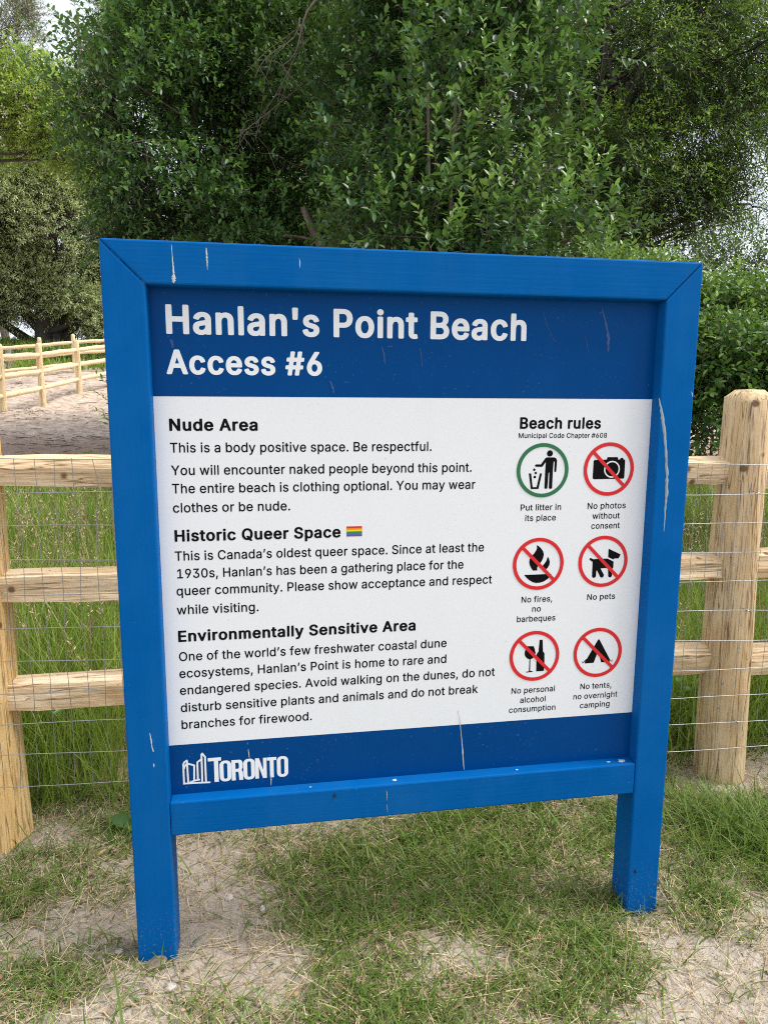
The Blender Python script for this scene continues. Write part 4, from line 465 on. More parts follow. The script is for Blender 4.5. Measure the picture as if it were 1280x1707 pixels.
TEXT = [
    ('H', "Hanlan's Point Beach", 0.122, 1.5035, 0.9391, 1.5061),
    ('H2', 'Access #6', 0.1195, 1.4185, 0.4586, 1.4189),
    ('S', 'Nude Area', 0.1199, 1.2941, 0.3124, 1.2944),
    ('T', 'This is a body positive space. Be respectful.', 0.1197, 1.2449, 0.7153, 1.2462),
    ('T', 'You will encounter naked people beyond this point.', 0.12, 1.1947, 0.8144, 1.1951),
    ('T', 'The entire beach is clothing optional. You may wear', 0.1202, 1.154, 0.8246, 1.1535),
    ('T', 'clothes or be nude.', 0.1203, 1.1105, 0.3821, 1.1097),
    ('S', 'Historic Queer Space', 0.1213, 1.0439, 0.4989, 1.0435),
    ('T', 'This is Canada’s oldest queer space. Since at least the', 0.1201, 0.9981, 0.8508, 0.9996),
    ('T', '1930s, Hanlan’s has been a gathering place for the', 0.1234, 0.9565, 0.7998, 0.9582),
    ('T', 'queer community. Please show acceptance and respect', 0.1206, 0.918, 0.8735, 0.9157),
    ('T', 'while visiting.', 0.1194, 0.8725, 0.3049, 0.8708),
    ('S', 'Environmentally Sensitive Area', 0.1199, 0.8049, 0.6822, 0.8074),
    ('T', 'One of the world’s few freshwater coastal dune', 0.1199, 0.7569, 0.7613, 0.7606),
    ('T', 'ecosystems, Hanlan’s Point is home to rare and', 0.119, 0.7169, 0.7614, 0.7181),
    ('T', 'endangered species. Avoid walking on the dunes, do not', 0.1187, 0.6751, 0.8883, 0.6763),
    ('T', 'disturb sensitive plants and animals and do not break', 0.1189, 0.6323, 0.8452, 0.6333),
    ('T', 'branches for firewood.', 0.1192, 0.5905, 0.4265, 0.5899),
    ('B', 'Beach rules', 0.9315, 1.2969, 1.1389, 1.2988),
    ('M', 'Municipal Code Chapter #608', 0.9294, 1.2747, 1.1563, 1.2753),
    ('C', 'Put litter in', 0.9408, 1.0977, 1.0456, 1.0977),
    ('C', 'its place', 0.9534, 1.0717, 1.0331, 1.0714),
    ('C', 'No photos', 1.1152, 1.0985, 1.2172, 1.0983),
    ('C', 'without', 1.1294, 1.0732, 1.2027, 1.0727),
    ('C', 'consent', 1.1277, 1.0478, 1.2043, 1.0477),
    ('C', 'No fires,', 0.9519, 0.8651, 1.0331, 0.8632),
    ('C', 'no', 0.9809, 0.8393, 1.004, 0.839),
    ('C', 'barbeques', 0.9419, 0.815, 1.0439, 0.8127),
    ('C', 'No pets', 1.1268, 0.8641, 1.203, 0.8632),
    ('C', 'No personal', 0.9342, 0.6253, 1.0511, 0.6227),
    ('C', 'alcohol', 0.9581, 0.5985, 1.027, 0.5969),
    ('C', 'consumption', 0.9293, 0.5744, 1.0551, 0.571),
    ('C', 'No tents,', 1.1208, 0.6252, 1.2075, 0.6228),
    ('C', 'no overnight', 1.103, 0.5985, 1.2255, 0.5958),
    ('C', 'camping', 1.1224, 0.5731, 1.205, 0.5706),
]
CAPS = {'H': 0.0622, 'H2': 0.0529, 'S': 0.0272, 'T': 0.0222, 'B': 0.0277, 'M': 0.0121, 'C': 0.0156}
PIC = {'litter': {'ring': [993.6,1196.1,66.6,65.7],'black': [[[999.8,1226.4],[1003.3,1227.8],[1022.6,1227.6],[1027.0,1225.3],[1029.6,1220.7],[1028.8,1194.3],[1027.9,1192.0],[1025.9,1191.3],[1024.0,1192.6],[1023.4,1195.5],[1023.6,1217.3],[1020.9,1217.3],[1019.9,1194.4],[1020.0,1152.8],[1018.6,1150.7],[1015.3,1150.3],[1012.2,1151.2],[1011.2,1152.9],[1011.1,1188.7],[1010.3,1191.3],[1008.9,1188.8],[1007.6,1153.0],[1006.5,1150.9],[1003.1,1150.5],[1000.4,1151.7],[999.8,1153.7],[1000.1,1196.9],[1000.8,1215.8],[1000.2,1215.8],[993.2,1205.6],[991.3,1204.8],[976.7,1204.9],[974.0,1206.1],[973.4,1208.4],[975.0,1210.6],[977.0,1210.9],[988.4,1210.8]],[[958.4,1189.1],[964.4,1189.0],[969.6,1155.3],[979.7,1155.1],[986.7,1188.8],[992.3,1188.7],[984.7,1150.4],[964.9,1150.7]],[[972.0,1201.6],[975.8,1198.1],[972.1,1194.2],[968.1,1197.9]],[[975.9,1193.7],[979.9,1189.8],[976.3,1185.9],[972.0,1189.9]],[[971.3,1183.0],[977.1,1182.9],[976.9,1177.2],[971.3,1177.3]]],'dots': [[1010.4,1237.3,7.7]]},'camera': {'ring': [1166.1,1197.1,66.8,66.0],'slash': [[1122.9,1241.1],[1210.1,1156.8]],'black': [[[1124.8,1217.4],[1127.1,1220.3],[1146.3,1220.7],[1159.6,1221.2],[1160.3,1226.1],[1162.2,1227.0],[1187.1,1226.9],[1189.0,1225.6],[1189.7,1220.9],[1194.2,1221.2],[1196.2,1224.7],[1202.0,1225.1],[1204.0,1221.1],[1207.5,1220.2],[1208.4,1217.8],[1208.6,1175.7],[1206.5,1173.1],[1128.0,1172.5],[1125.4,1174.2],[1124.6,1176.7]]],'lens': [1174.3,1196.8,21.0]},'fire': {'ring': [992.3,962.2,66.5,65.4],'slash': [[949.3,1005.7],[1035.9,919.0]],'black': [[[985.7,1010.5],[991.9,1007.2],[998.3,1001.3],[1003.5,994.0],[1005.8,986.8],[1004.8,978.5],[1001.5,970.2],[996.5,963.4],[991.6,957.4],[989.6,952.6],[990.1,945.4],[978.8,945.6],[974.6,951.4],[970.1,959.3],[968.2,967.7],[969.4,975.4],[973.4,981.8],[979.8,988.8],[985.0,996.4],[987.5,1002.8]],[[1016.2,980.3],[1019.8,974.4],[1022.3,965.9],[1021.2,957.6],[1017.1,951.1],[1011.8,946.5],[1002.2,946.0],[1004.7,952.1],[1003.7,956.9],[1008.6,962.8],[1013.5,969.8]],[[956.1,935.3],[983.9,935.3],[1011.0,935.3],[1028.1,935.6],[1023.7,927.9],[1017.8,922.1],[1008.1,916.4],[998.3,913.8],[988.5,913.4],[979.8,915.7],[970.9,920.9],[963.3,927.2]]]},'dog': {'ring': [1164.4,962.8,67.5,66.3],'slash': [[1121.2,1006.2],[1208.0,920.1]],'black': [[[1127.5,971.7],[1131.2,973.1],[1137.7,969.5],[1152.2,970.0],[1176.3,970.0],[1193.1,961.6],[1193.3,945.8],[1190.2,942.2],[1190.8,923.8],[1188.1,920.7],[1183.7,920.9],[1180.8,923.6],[1179.2,942.6],[1175.8,945.6],[1158.7,945.0],[1168.6,928.3],[1168.5,924.0],[1165.2,920.8],[1161.3,921.0],[1158.7,923.1],[1150.1,939.2],[1147.8,939.3],[1147.6,925.4],[1145.4,921.8],[1141.0,920.7],[1137.3,923.3],[1136.6,927.0],[1136.4,962.3],[1129.6,967.1],[1127.9,968.6]],[[1177.6,995.4],[1211.4,979.6],[1206.3,969.5],[1194.4,969.4],[1192.0,967.0],[1177.6,973.7]]]},'bottle': {'ring': [992.1,722.1,66.8,66.2],'slash': [[948.9,767.8],[1034.7,678.0]],'black': [[[969.5,749.3],[988.9,748.2],[992.3,740.1],[994.7,730.0],[993.0,722.6],[988.3,716.6],[981.5,713.7],[982.1,683.1],[989.7,680.7],[989.8,679.6],[972.2,678.9],[970.4,679.5],[970.6,681.0],[978.9,682.0],[978.9,713.9],[972.0,716.9],[966.7,724.0],[965.5,730.3],[966.9,739.0]],[[1004.3,764.5],[1012.1,764.1],[1014.5,733.2],[1018.7,727.4],[1019.5,703.5],[1019.0,681.1],[1015.0,680.3],[998.3,680.6],[997.7,707.3],[997.9,727.3],[1002.4,733.0]]]},'tent': {'ring': [1163.7,721.7,67.1,66.5],'slash': [[1118.7,767.9],[1207.2,680.0]],'black': [[[1163.1,756.6],[1164.9,757.5],[1167.0,756.0],[1196.6,704.9],[1199.2,700.3],[1205.0,695.3],[1204.1,700.8],[1205.4,700.7],[1205.8,694.8],[1203.7,694.6],[1197.9,699.3],[1198.5,693.9],[1174.8,694.5],[1170.3,708.9],[1162.0,717.7],[1154.3,694.5],[1131.0,693.8],[1129.2,695.4],[1130.9,700.6],[1124.3,694.4],[1123.0,694.8],[1122.7,700.6],[1124.0,700.5],[1124.4,696.7],[1132.4,705.4],[1134.3,705.3]]]},'logo_strokes': [[[119.2,453.1],[119.2,499.3],[121.2,504.7],[127.5,509.7],[128.3,504.9],[128.9,453.2]],[[130.6,500.9],[144.4,495.7],[143.0,457.1]],[[133.0,452.3],[143.0,456.0],[155.5,458.0]],[[118.0,450.6],[154.7,449.9],[179.7,448.6]],[[151.8,457.8],[152.0,502.9],[162.6,510.9]],[[161.8,453.3],[162.3,522.3],[164.2,524.4],[170.3,515.3],[170.5,452.5]],[[120.6,489.1],[122.4,495.3],[126.3,500.0]]],'logo_T': [[182.2,512.8],[211.1,512.4],[211.3,503.0],[203.2,502.4],[202.0,448.7],[190.3,448.7],[191.1,502.6],[182.4,502.6]],'logo_word': [[203.4,448.6],[369.0,448.1],[205.0,501.7],[369.8,500.7]],'flag': [[512.9,1044.5],[549.7,1045.5],[512.9,1067.4],[549.7,1068.5]]}
def text_loops(s, font, x0, z, x1, cap):
    """glyph outlines scaled so that the line runs from x0 to x1 with capitals of the given height"""
    fo = FONT[font]; sc = cap / (508.7 + (40 if font == 'B' else 21)) * 1000
    pen = 0; items = []
    for i, ch in enumerate(s):
        adv, loops = fo[ch]
        items.append((pen, loops)); pen += adv
    lo = min(min(l[0::2]) + p for p, ls in items for l in ls); hi = max(max(l[0::2]) + p for p, ls in items for l in ls)
    sx = (x1 - x0) / (hi - lo); sz = sc / 1000
    dz = 20 if font == 'B' else 10
    return [[[(x0 + (p + l[k] - lo) * sx, z + (l[k + 1]) * sz) for k in range(0, len(l), 2)] for l in ls] for p, ls in items if ls]
blocks = []
NEW = ("You will", "One of", "This is", "Put", "No photos", "No fires", "No pets", "No personal", "No tents", "Municipal", "Access")
KEY = {'H': 'title_lettering', 'H2': 'title_lettering', 'S': 'heading_lettering', 'B': 'heading_lettering', 'T': 'body_lettering', 'M': 'caption_lettering', 'C': 'caption_lettering'}
for grp, s, x0, z0, x1, z1 in TEXT:
    font = 'B' if grp in ('H', 'H2', 'S', 'B') else 'R'
    y = YH if grp in ('H', 'H2') else YI
    if font == 'B' or s.startswith(NEW) or not blocks: blocks.append((KEY[grp], s, []))
    for ls in text_loops(s, font, x0, (z0 + z1) / 2, x1, CAPS[grp]): blocks[-1][2].append((ls, y, 0))
for key, s, gr in blocks:
    loops_mesh(key, gr, [M_LETTER if key == 'title_lettering' else M_INK], panel)["label"] = "lettering that begins " + " ".join(s.split()[:4])

def circle(cx, cz, r, n=48): return [(cx + r * math.cos(2 * math.pi * k / n), cz + r * math.sin(2 * math.pi * k / n)) for k in range(n)]
def mm(pts): return [(a / 1000, b_ / 1000) for a, b_ in pts]
def bar(p, q, w):
    d = Vector((q[0] - p[0], q[1] - p[1])).normalized(); n = Vector((-d.y, d.x)) * w / 2
    return [(p[0] + n.x, p[1] + n.y), (q[0] + n.x, q[1] + n.y), (q[0] - n.x, q[1] - n.y), (p[0] - n.x, p[1] - n.y)]
PLAB = dict(litter="green ringed litter pictogram", camera="no photos pictogram", fire="no fires pictogram", dog="no pets pictogram", bottle="no alcohol pictogram", tent="no tents pictogram")
for key, lab in PLAB.items():
    P = PIC[key]; cx, cz = P['ring'][0] / 1000, P['ring'][1] / 1000; R = .0665
    gr = [([mm(q)], YI, 0) for q in P['black']]
    if 'dots' in P: gr += [([circle(d[0] / 1000, d[1] / 1000, d[2] / 1000, 20)], YI, 0) for d in P['dots']]
    if 'lens' in P:
        lx, lz, lr = (a / 1000 for a in P['lens'])
        gr.append(([circle(lx, lz, lr), circle(lx, lz, lr - .0034)], YI - .0003, 2))
    gr.append(([circle(cx, cz, R, 64), circle(cx, cz, R - .0092, 64)], YI - .0006, 1))
    if 'slash' in P:
        k = (R - .004) * .7071
        gr.append(([bar((cx - k, cz + k), (cx + k, cz - k), .0088)], YI - .0008, 1))
    loops_mesh("pictogram", gr, [M_INK, M_GREEN if key == 'litter' else M_RED, M_WHITE], panel)["label"] = lab
# rainbow flag after a heading
(fx0, fz0), (fx1, _), (_, fz1), _ = [(a / 1000, b_ / 1000) for a, b_ in PIC['flag']]
fz1 = fz0 + .0242
loops_mesh("rainbow_flag", [([rect(fx0, fx1, fz1 - (k + 1) * (fz1 - fz0) / 6, fz1 - k * (fz1 - fz0) / 6)], YI, k) for k in range(6)], FLAG, panel)
# city mark: two curved towers drawn in line, and the condensed word
gr = []
for st in PIC['logo_strokes']:
    p = mm(st)
    for a, b_ in zip(p, p[1:]):
        d = Vector((b_[0] - a[0], b_[1] - a[1])).normalized() * .0012
        gr.append(([bar((a[0] - d.x, a[1] - d.y), (b_[0] + d.x, b_[1] + d.y), .0042)], YH - .00002 * len(gr), 0))
loops_mesh("city_mark", gr, [M_LETTER], panel)
wx0, wx1 = .2034, .3692; wz0, wz1 = .4483, .5012
def oring(x0, x1, z0, z1, st):
    def rr(a, b_, c_, d, r):
        out = []
        for ccx, ccz, s in ((b_ - r, d - r, 0), (a + r, d - r, 1), (a + r, c_ + r, 2), (b_ - r, c_ + r, 3)):
            out += [(ccx + r * math.cos(math.pi / 2 * (s + k / 6)), ccz + r * math.sin(math.pi / 2 * (s + k / 6))) for k in range(7)]
        return out
    r = (x1 - x0) * .42
    return [rr(x0, x1, z0, z1, r), rr(x0 + st, x1 - st, z0 + st * .72, z1 - st * .72, (x1 - x0 - 2 * st) * .49)]
lw = (wx1 - wx0) / 6 - .0008; st = lw * .345
gr = []
x = wx0
h = wz1 - wz0
for ch in "ORONTO":
    w_ = lw * (0.86 if ch == 'T' else 1.02)
    a, c_ = x, x + w_
    if ch == 'O': gr.append((oring(a, c_, wz0 - .0006, wz1 + .0006, st), YH, 0))
    elif ch == 'R':
        gr.append(([[(a, wz0), (a + st, wz0), (a + st, wz0 + h * .42), (a + w_ * .52, wz0 + h * .42), (a + w_ * .60, wz0 + h * .36), (a + w_ * .64, wz0), (c_, wz0), (a + w_ * .97, wz0 + h * .40), (a + w_ * .86, wz0 + h * .49),
                     (a + w_ * .97, wz0 + h * .60), (a + w_ * .98, wz0 + h * .84), (a + w_ * .86, wz0 + h * .97), (a + w_ * .70, wz1), (a, wz1)],
                    [(a + st, wz0 + h * .56), (a + st, wz0 + h * .86), (a + w_ * .56, wz0 + h * .86), (a + w_ * .64, wz0 + h * .80), (a + w_ * .64, wz0 + h * .62), (a + w_ * .56, wz0 + h * .56)]], YH, 0))
    elif ch == 'N':
        gr.append(([[(a, wz0), (a + st * .9, wz0), (a + st * .9, wz0 + h * .60), (c_ - st * 1.0, wz0), (c_, wz0), (c_, wz1), (c_ - st * .9, wz1), (c_ - st * .9, wz0 + h * .40), (a + st * 1.0, wz1), (a, wz1)]], YH, 0))
    else:
        m_ = (a + c_) / 2
        gr.append(([[(m_ - st / 2, wz0), (m_ + st / 2, wz0), (m_ + st / 2, wz1 - h * .15), (c_, wz1 - h * .15), (c_, wz1), (a, wz1), (a, wz1 - h * .15), (m_ - st / 2, wz1 - h * .15)]], YH, 0))
    x += w_ + .0008
tz1 = wz0 + h * 1.19
gr.append(([[(.1905, wz0), (.1905 + st * 1.1, wz0), (.1905 + st * 1.1, tz1 - h * .16), (.2075, tz1 - h * .16), (.2075, tz1), (.1765, tz1), (.1765, tz1 - h * .16), (.1905, tz1 - h * .16)]], YH - .00005, 0))
loops_mesh("city_lettering", gr, [M_LETTER], panel)

# droppings, scratches and scuffs on the paint
def streak(name, pts, mat, parent, y, seed=0, label=None):
    """pts: (x, z, width) down a run of dried liquid or a scratch; ragged edges, a hair thick"""
    rnd = random.Random(seed); P = []
    for (x0, z0, w0), (x1, z1, w1) in zip(pts, pts[1:]):
        for k in range(6): P.append((x0 + (x1 - x0) * k / 6, z0 + (z1 - z0) * k / 6, w0 + (w1 - w0) * k / 6))
    P.append(pts[-1])
    lft = [(x - w / 2 * rnd.uniform(.55, 1.25), z) for x, z, w in P]; rgt = [(x + w / 2 * rnd.uniform(.55, 1.25), z) for x, z, w in P]
    bm = bmesh.new()
    A = [bm.verts.new((x, y, z)) for x, z in lft]; B = [bm.verts.new((x, y, z)) for x, z in rgt]
    Cc = [bm.verts.new(((a.co.x + b_.co.x) / 2, y - min(.0012, .25 * abs(b_.co.x - a.co.x)), a.co.z)) for a, b_ in zip(A, B)]
    for k in range(len(P) - 1):
        bm.faces.new((A[k], Cc[k], Cc[k + 1], A[k + 1])); bm.faces.new((Cc[k], B[k], B[k + 1], Cc[k + 1]))
    bmesh.ops.recalc_face_normals(bm, faces=bm.faces)
    me = bpy.data.meshes.new(name); bm.to_mesh(me); bm.free(); me.materials.append(mat)
    o = link(name, me, parent)
    if label: o["label"] = label
    return o
def onp(u, v, y):
    d = FWD + RIGHT * (u - 640) / FOC + DOWN * (v - 853.5) / FOC
    q = CAM + d * (y - CAM[1]) / d[1]; return q[0], q[2]
def run(name, px, mat, parent, y, seed, label=None):
    return streak(name, [(*onp(u, v, y), w * .0013) for u, v, w in px], mat, parent, y, seed, label)
run("scratch_mark", [(1098, 664, 2), (1101, 682, 5), (1105, 705, 6.5), (1109, 745, 5), (1111, 790, 6), (1111, 820, 6), (1108, 852, 3.5), (1106, 886, 1.6)], M_SCRATCH, posts[1], -.0003, 3, "long grey scratch")
run("bird_dropping", [(286, 408, .8), (288, 432, 1.5), (289, 445, 3), (290, 456, 2.5), (290, 462, 6), (290, 467, 7), (290, 472, 2)], M_DROP, top_rail, -.0009, 4)
run("bird_dropping", [(344, 413, 1), (345, 425, 3), (345.5, 438, 2), (346, 450, .6)], M_DROP, top_rail, -.0009, 5)
run("bird_dropping", [(499, 431, .6), (500, 438, 1.6), (500, 446, 1)], M_DROP, top_rail, -.0009, 15)
run("bird_dropping", [(763, 1184, .8), (766, 1200, 1.6), (769, 1230, 1.2), (771, 1255, 2.6), (773, 1283, 1.6)], M_DROP, panel, YH - .0002, 6)
run("bird_dropping", [(414, 1249, 1.2), (415, 1258, 2), (416, 1264, 1)], M_DROP, panel, YH - .0003, 7)
run("bird_dropping", [(452, 1293, 1.4), (452, 1300, 2.4), (452, 1309, 1.2)], M_DROP, panel, YH - .0003, 8)
run("bird_dropping", [(250, 1222, 1), (252, 1232, 2.5), (254, 1246, 2), (256, 1253, 2.4)], M_DROP, posts[0], -.0003, 9)
run("bird_dropping", [(256.5, 1273, 1.5), (257, 1276, 2.6), (257, 1279, 1)], M_DROP, posts[0], -.0003, 10)
run("bird_dropping", [(644, 1318, .5), (645, 1325, 1.1), (645, 1334, .4)], M_DROP, bot_rail, .0009, 11)
run("bird_dropping", [(645, 1341, .3), (645.5, 1346, .9), (646, 1354, .4)], M_DROP, bot_rail, .0009, 12)
run("bird_dropping", [(1152, 653, .8), (1153, 657, 2), (1153.5, 661, .8)], M_DROP, posts[1], -.0003, 16)
for k, q in enumerate([[(1003, 515, 2), (1010, 540, 4), (1014, 565, 7), (1013, 586, 3)], [(975, 560, .8), (978, 575, 1), (981, 590, .6)], [(636, 578, 1.5), (640, 590, 3), (641, 606, 1.5)],
                       [(700, 580, 1), (702, 592, 1.6), (703, 612, 1)], [(905, 520, 1), (912, 545, 1.2), (925, 570, 1.2), (940, 578, .8)], [(285, 566, 4), (287, 572, 6), (288, 580, 3)], [(550, 635, 2), (555, 648, 4), (556, 656, 1)]]):
    run("scuff_mark", q, M_SCUFF, panel, YH - .0001, 20 + k)
for k, (x, w) in enumerate(((1.240, .010), (1.203, .005), (.63, .006), (.95, .004), (.42, .003))):    # splats on the ledge
    bm = bmesh.new()
    c0 = bm.verts.new((x, .019, .4252)); rim = []
    for j in range(14):
        a = j * math.pi / 7; r = w * random.uniform(.6, 1.3)
        rim.append(bm.verts.new((x + r * math.cos(a), .019 + min(r, .014) * .7 * math.sin(a), .4238)))
    for j in range(14): bm.faces.new((c0, rim[j], rim[(j + 1) % 14]))
    me = bpy.data.meshes.new("bird_dropping"); bm.to_mesh(me); bm.free(); me.materials.append(M_DROP); link("bird_dropping", me, bot_rail)

# two flies resting on the paint
M_FLY = flat_mat("fly_body", (0.012, 0.014, 0.012), 0.35)
def fly(u, v, y, label):
    x, z = onp(u, v, y)
    bm = bmesh.new()
    for (ox, oz, r, sz) in ((0, 0, .0022, 1.6), (0, .0040, .0015, 1.0)):
        bmesh.ops.create_uvsphere(bm, u_segments=8, v_segments=6, radius=r, matrix=Matrix.Translation((ox, -r, oz)) @ Matrix.Diagonal((1, 1, sz, 1)))
    for s in (-1, 1):
        vs = [bm.verts.new(p) for p in ((0, -.0035, .002), (s * .0042, -.003, -.004), (s * .0018, -.0034, -.0062))]; bm.faces.new(vs)
    me = bpy.data.meshes.new("fly"); bm.to_mesh(me); bm.free(); me.materials.append(M_FLY)
    return tag(link("fly", me, None, (x, y, z)), label, "fly", "flies resting on the blue sign")
fly(558, 1325, .0010, "tiny dark fly sitting on the bottom rail of the sign")
fly(1058, 1452, -.0004, "tiny dark fly low on the right leg of the sign")

# ------------------------------------------------------------------ near fence of split cedar with welded wire
FY = 0.605
fence = thing("split_rail_fence", "pale split cedar rail fence with wire mesh right behind the blue sign", "fence", (0.73, FY, 0))
off = np.array([0.73, FY, 0])
def log(mb, x, y, z0, z1, r0, r1, seed, seg=26, flat=0.0, cham=0.035):
    rr = np.random.default_rng(seed)
    zs = list(np.linspace(z0, z1 - cham, 22)) + [z1 - cham * .55, z1 - .004, z1]
    wob = rr.normal(size=seg) * .034
    wob = (wob + np.roll(wob, 1) + np.roll(wob, -1)) / 1.7
    ph = rr.uniform(0, 6)
    V = []
    for k, z in enumerate(zs):
        t = (z - z0) / (z1 - z0); r = r0 + (r1 - r0) * t
        if k == len(zs) - 3: r *= .90
        if k == len(zs) - 2: r *= .66
        if k == len(zs) - 1: r *= .60
        a = np.arange(seg) * 2 * np.pi / seg
        rad = r * (1 + wob + .012 * np.sin(3 * a + z * 5 + ph) + .008 * np.sin(5 * a + z * 9))
        cx = x + .006 * math.sin(z * 3 + ph); cy = y + .006 * math.cos(z * 2.5 + ph)
        zz = z + (0.012 * np.sin(2 * a + ph) if k == len(zs) - 4 else 0)
        V.append(np.stack([cx + rad * np.cos(a), cy + rad * np.sin(a), zz + 0 * a], -1))
    n = len(zs); V = np.concatenate(V)
    i = np.arange(n - 1)[:, None] * seg; j = np.arange(seg)[None]; k = (j + 1) % seg
    Q = np.stack([i + j, i + k, i + seg + k, i + seg + j], -1).reshape(-1, 4)
    V = np.vstack([V, [[x, y, z1 + .002]]]); e = (n - 1) * seg
    mb.add(V, Q, np.stack([e + np.arange(seg), e + (np.arange(seg) + 1) % seg, np.full(seg, n * seg)], -1))
for x, r0, r1, zt, sd in ((-0.520, .098, .080, 1.40, 1), (1.957, .089, .076, 1.405, 2), (-2.97, .09, .078, 1.41, 3), (4.40, .09, .078, 1.40, 4)):
    mb = MB(); log(mb, x, FY, -.25, zt, r0, r1, sd); mb.build("post", M_WOODT if sd == 2 else M_WOODZ, fence, True, None).location = (0, 0, 0)
def rail(mb, p0, p1, h, dp, seed, n=40):
    rr = np.random.default_rng(seed)
    p0 = np.array(p0, float); p1 = np.array(p1, float)
    base = np.array([(-.50, .10), (-.49, -.20), (-.43, -.48), (-.05, -.53), (.32, -.42), (.50, -.05), (.42, .36), (.16, .50), (-.16, .44), (-.47, .31)])
    base = base + rr.normal(size=base.shape) * .045
    ph = rr.uniform(0, 6, 4); V = []
    for k in range(n):
        t = k / (n - 1); c_ = p0 + (p1 - p0) * t
        tp = 1 - .10 * max(0, (abs(t - .5) - .44) / .06)
        hh = h * tp * (1 + .07 * math.sin(5 * t + ph[0]) + .02 * math.sin(17 * t + ph[1])); dd = dp * tp * (1 + .08 * math.sin(4 * t + ph[2]))
        tw = .22 * math.sin(2.6 * t + ph[3]); ca, sa = math.cos(tw), math.sin(tw)
        sec = base * np.array([dd, hh]) * (1 + .03 * np.sin(t * np.array([9, 14, 11, 7, 13, 8, 12, 10, 15, 13])[:, None] + ph[2] + np.arange(10)[:, None])) + rr.normal(size=base.shape) * .0011
        y = sec[:, 0] * ca - sec[:, 1] * sa; z = sec[:, 0] * sa + sec[:, 1] * ca
        V.append(np.stack([c_[0] + 0 * y, c_[1] + y + .006 * math.sin(3 * t + ph[1]), c_[2] + z + .006 * math.sin(4 * t + ph[2])], -1))
    s = len(base); V = np.concatenate(V)
    i = np.arange(n - 1)[:, None] * s; j = np.arange(s)[None]; k = (j + 1) % s
    Q = np.stack([i + j, i + seg_(s) + 0 * j, i + s + k, i + s + j], -1).reshape(-1, 4) if False else np.stack([i + j, i + s + j, i + s + k, i + k], -1).reshape(-1, 4)
    V = np.vstack([V, [p0], [p1]]); e = (n - 1) * s
    T_ = np.vstack([np.stack([np.arange(s), (np.arange(s) + 1) % s, np.full(s, n * s)], -1), np.stack([e + (np.arange(s) + 1) % s, e + np.arange(s), np.full(s, n * s + 1)], -1)])
    mb.add(V, Q, T_)
for k, (za, zb, zc, h) in enumerate(((1.152, 1.140, 1.118, .094), (.815, .788, .792, .094), (.478, .452, .424, .096))):
    for a, b_, s in (((-.50, FY, za), (1.97, FY + .005, zb), 10 + k), ((1.93, FY + .03, zc), (4.4, FY + .02, zc - .01), 20 + k), ((-2.95, FY + .02, za), (-.54, FY + .03, za - .01), 30 + k)):
        mb = MB(); rail(mb, a, b_, h, .082, s); mb.build("rail", M_WOODX, fence, False).location = (0, 0, 0)
wm = MB(); WYF = FY - .098
def wz(j, x): return (1.198 - .0985 * j) + (x + .25) / 2.05 * (-.032 - .0030 * j)
xs = np.arange(-2.9, 4.3, .0508)
for j in range(11):
    px = np.arange(-2.9, 4.35, .11)
    sag = .004 * np.sin(px * 2.2 + j) + .002 * np.sin(px * 9 + 2 * j)
    tube(wm, np.stack([px, WYF + .004 * np.sin(px * 3 + j * .7), wz(j, px) + sag], -1), .00125, 4)
for x in xs:
    zz = np.linspace(1.198, .21, 14); zz = np.minimum(zz, wz(0, x)); k = np.arange(14)
    dx = .0025 * np.sin(k * 1.1 + x * 40) + (.012 * np.exp(-((k - 1.0) / .7) ** 2) if abs(x + .16) < .02 else 0)
    tube(wm, np.stack([x + dx, WYF + .002 + .003 * np.sin(k + x * 7), zz], -1), .00095, 4)
wm.build("wire_mesh", M_WIRE, fence).location = (0, 0, 0)
for x in (-.53, 1.95):
    for z in (1.09, .66, .31):
        zz = float(wz(round((1.198 - z) / .0985), x)); st_ = MB()
        tube(st_, [(x - .009, WYF + .02, zz + .006), (x - .006, WYF - .004, zz + .004), (x + .006, WYF - .004, zz - .002), (x + .009, WYF + .02, zz - .004)], .0014, 5)
        st_.build("staple", M_WIRE, fence)
for o in fence.children: o.matrix_parent_inverse = Matrix.Translation((-.73, -FY, 0))

# ------------------------------------------------------------------ far fences on the sand
def far_fence(name, label, pts, posts_h, rails, r=.072):
    p0 = np.array(pts[0]); root = thing(name, label, "fence", p0)
    for k, p in enumerate(pts):
        mb = MB(); log(mb, p[0], p[1], p[2] - .3, p[2] + posts_h[k], r * 1.1, r * .95, 40 + k, 12)
        o = mb.build("post", M_PEELED, root); o.matrix_parent_inverse = Matrix.Translation(-Vector(p0))
    for k in range(len(pts) - 1):
        for q, hz in enumerate(rails):
            a = np.array(pts[k]) + (0, 0, hz); b_ = np.array(pts[k + 1]) + (0, 0, hz)
            n = 7; t = np.linspace(0, 1, n)[:, None]; c_ = a + (b_ - a) * t
            c_[:, 2] += .006 * np.sin(np.arange(n) * 1.9 + k + q)
            mb = MB(); tube(mb, c_, .060 * (1 - .25 * np.abs(np.linspace(-1, 1, n)) ** 6) + .002 * np.sin(np.arange(n) * 2.3 + q), 8, cap=True)
            o = mb.build("rail", M_PEELEDX, root); o.matrix_parent_inverse = Matrix.Translation(-Vector(p0))
    return root
def gp(u, v, d):
    p = at(u, v, d); return (float(p[0]), float(p[1]), float(p[2]))
far_fence("round_rail_fence", "nearer of the two far log rail fences, bending at a corner post on the sand", [gp(-70, 712, 11.8), gp(7, 691, 14), gp(72, 673, 16.4), gp(133, 655, 18.7), gp(190, 641, 20.8), gp(260, 628, 23)], [1.38] * 6, (1.12, .74, .36))
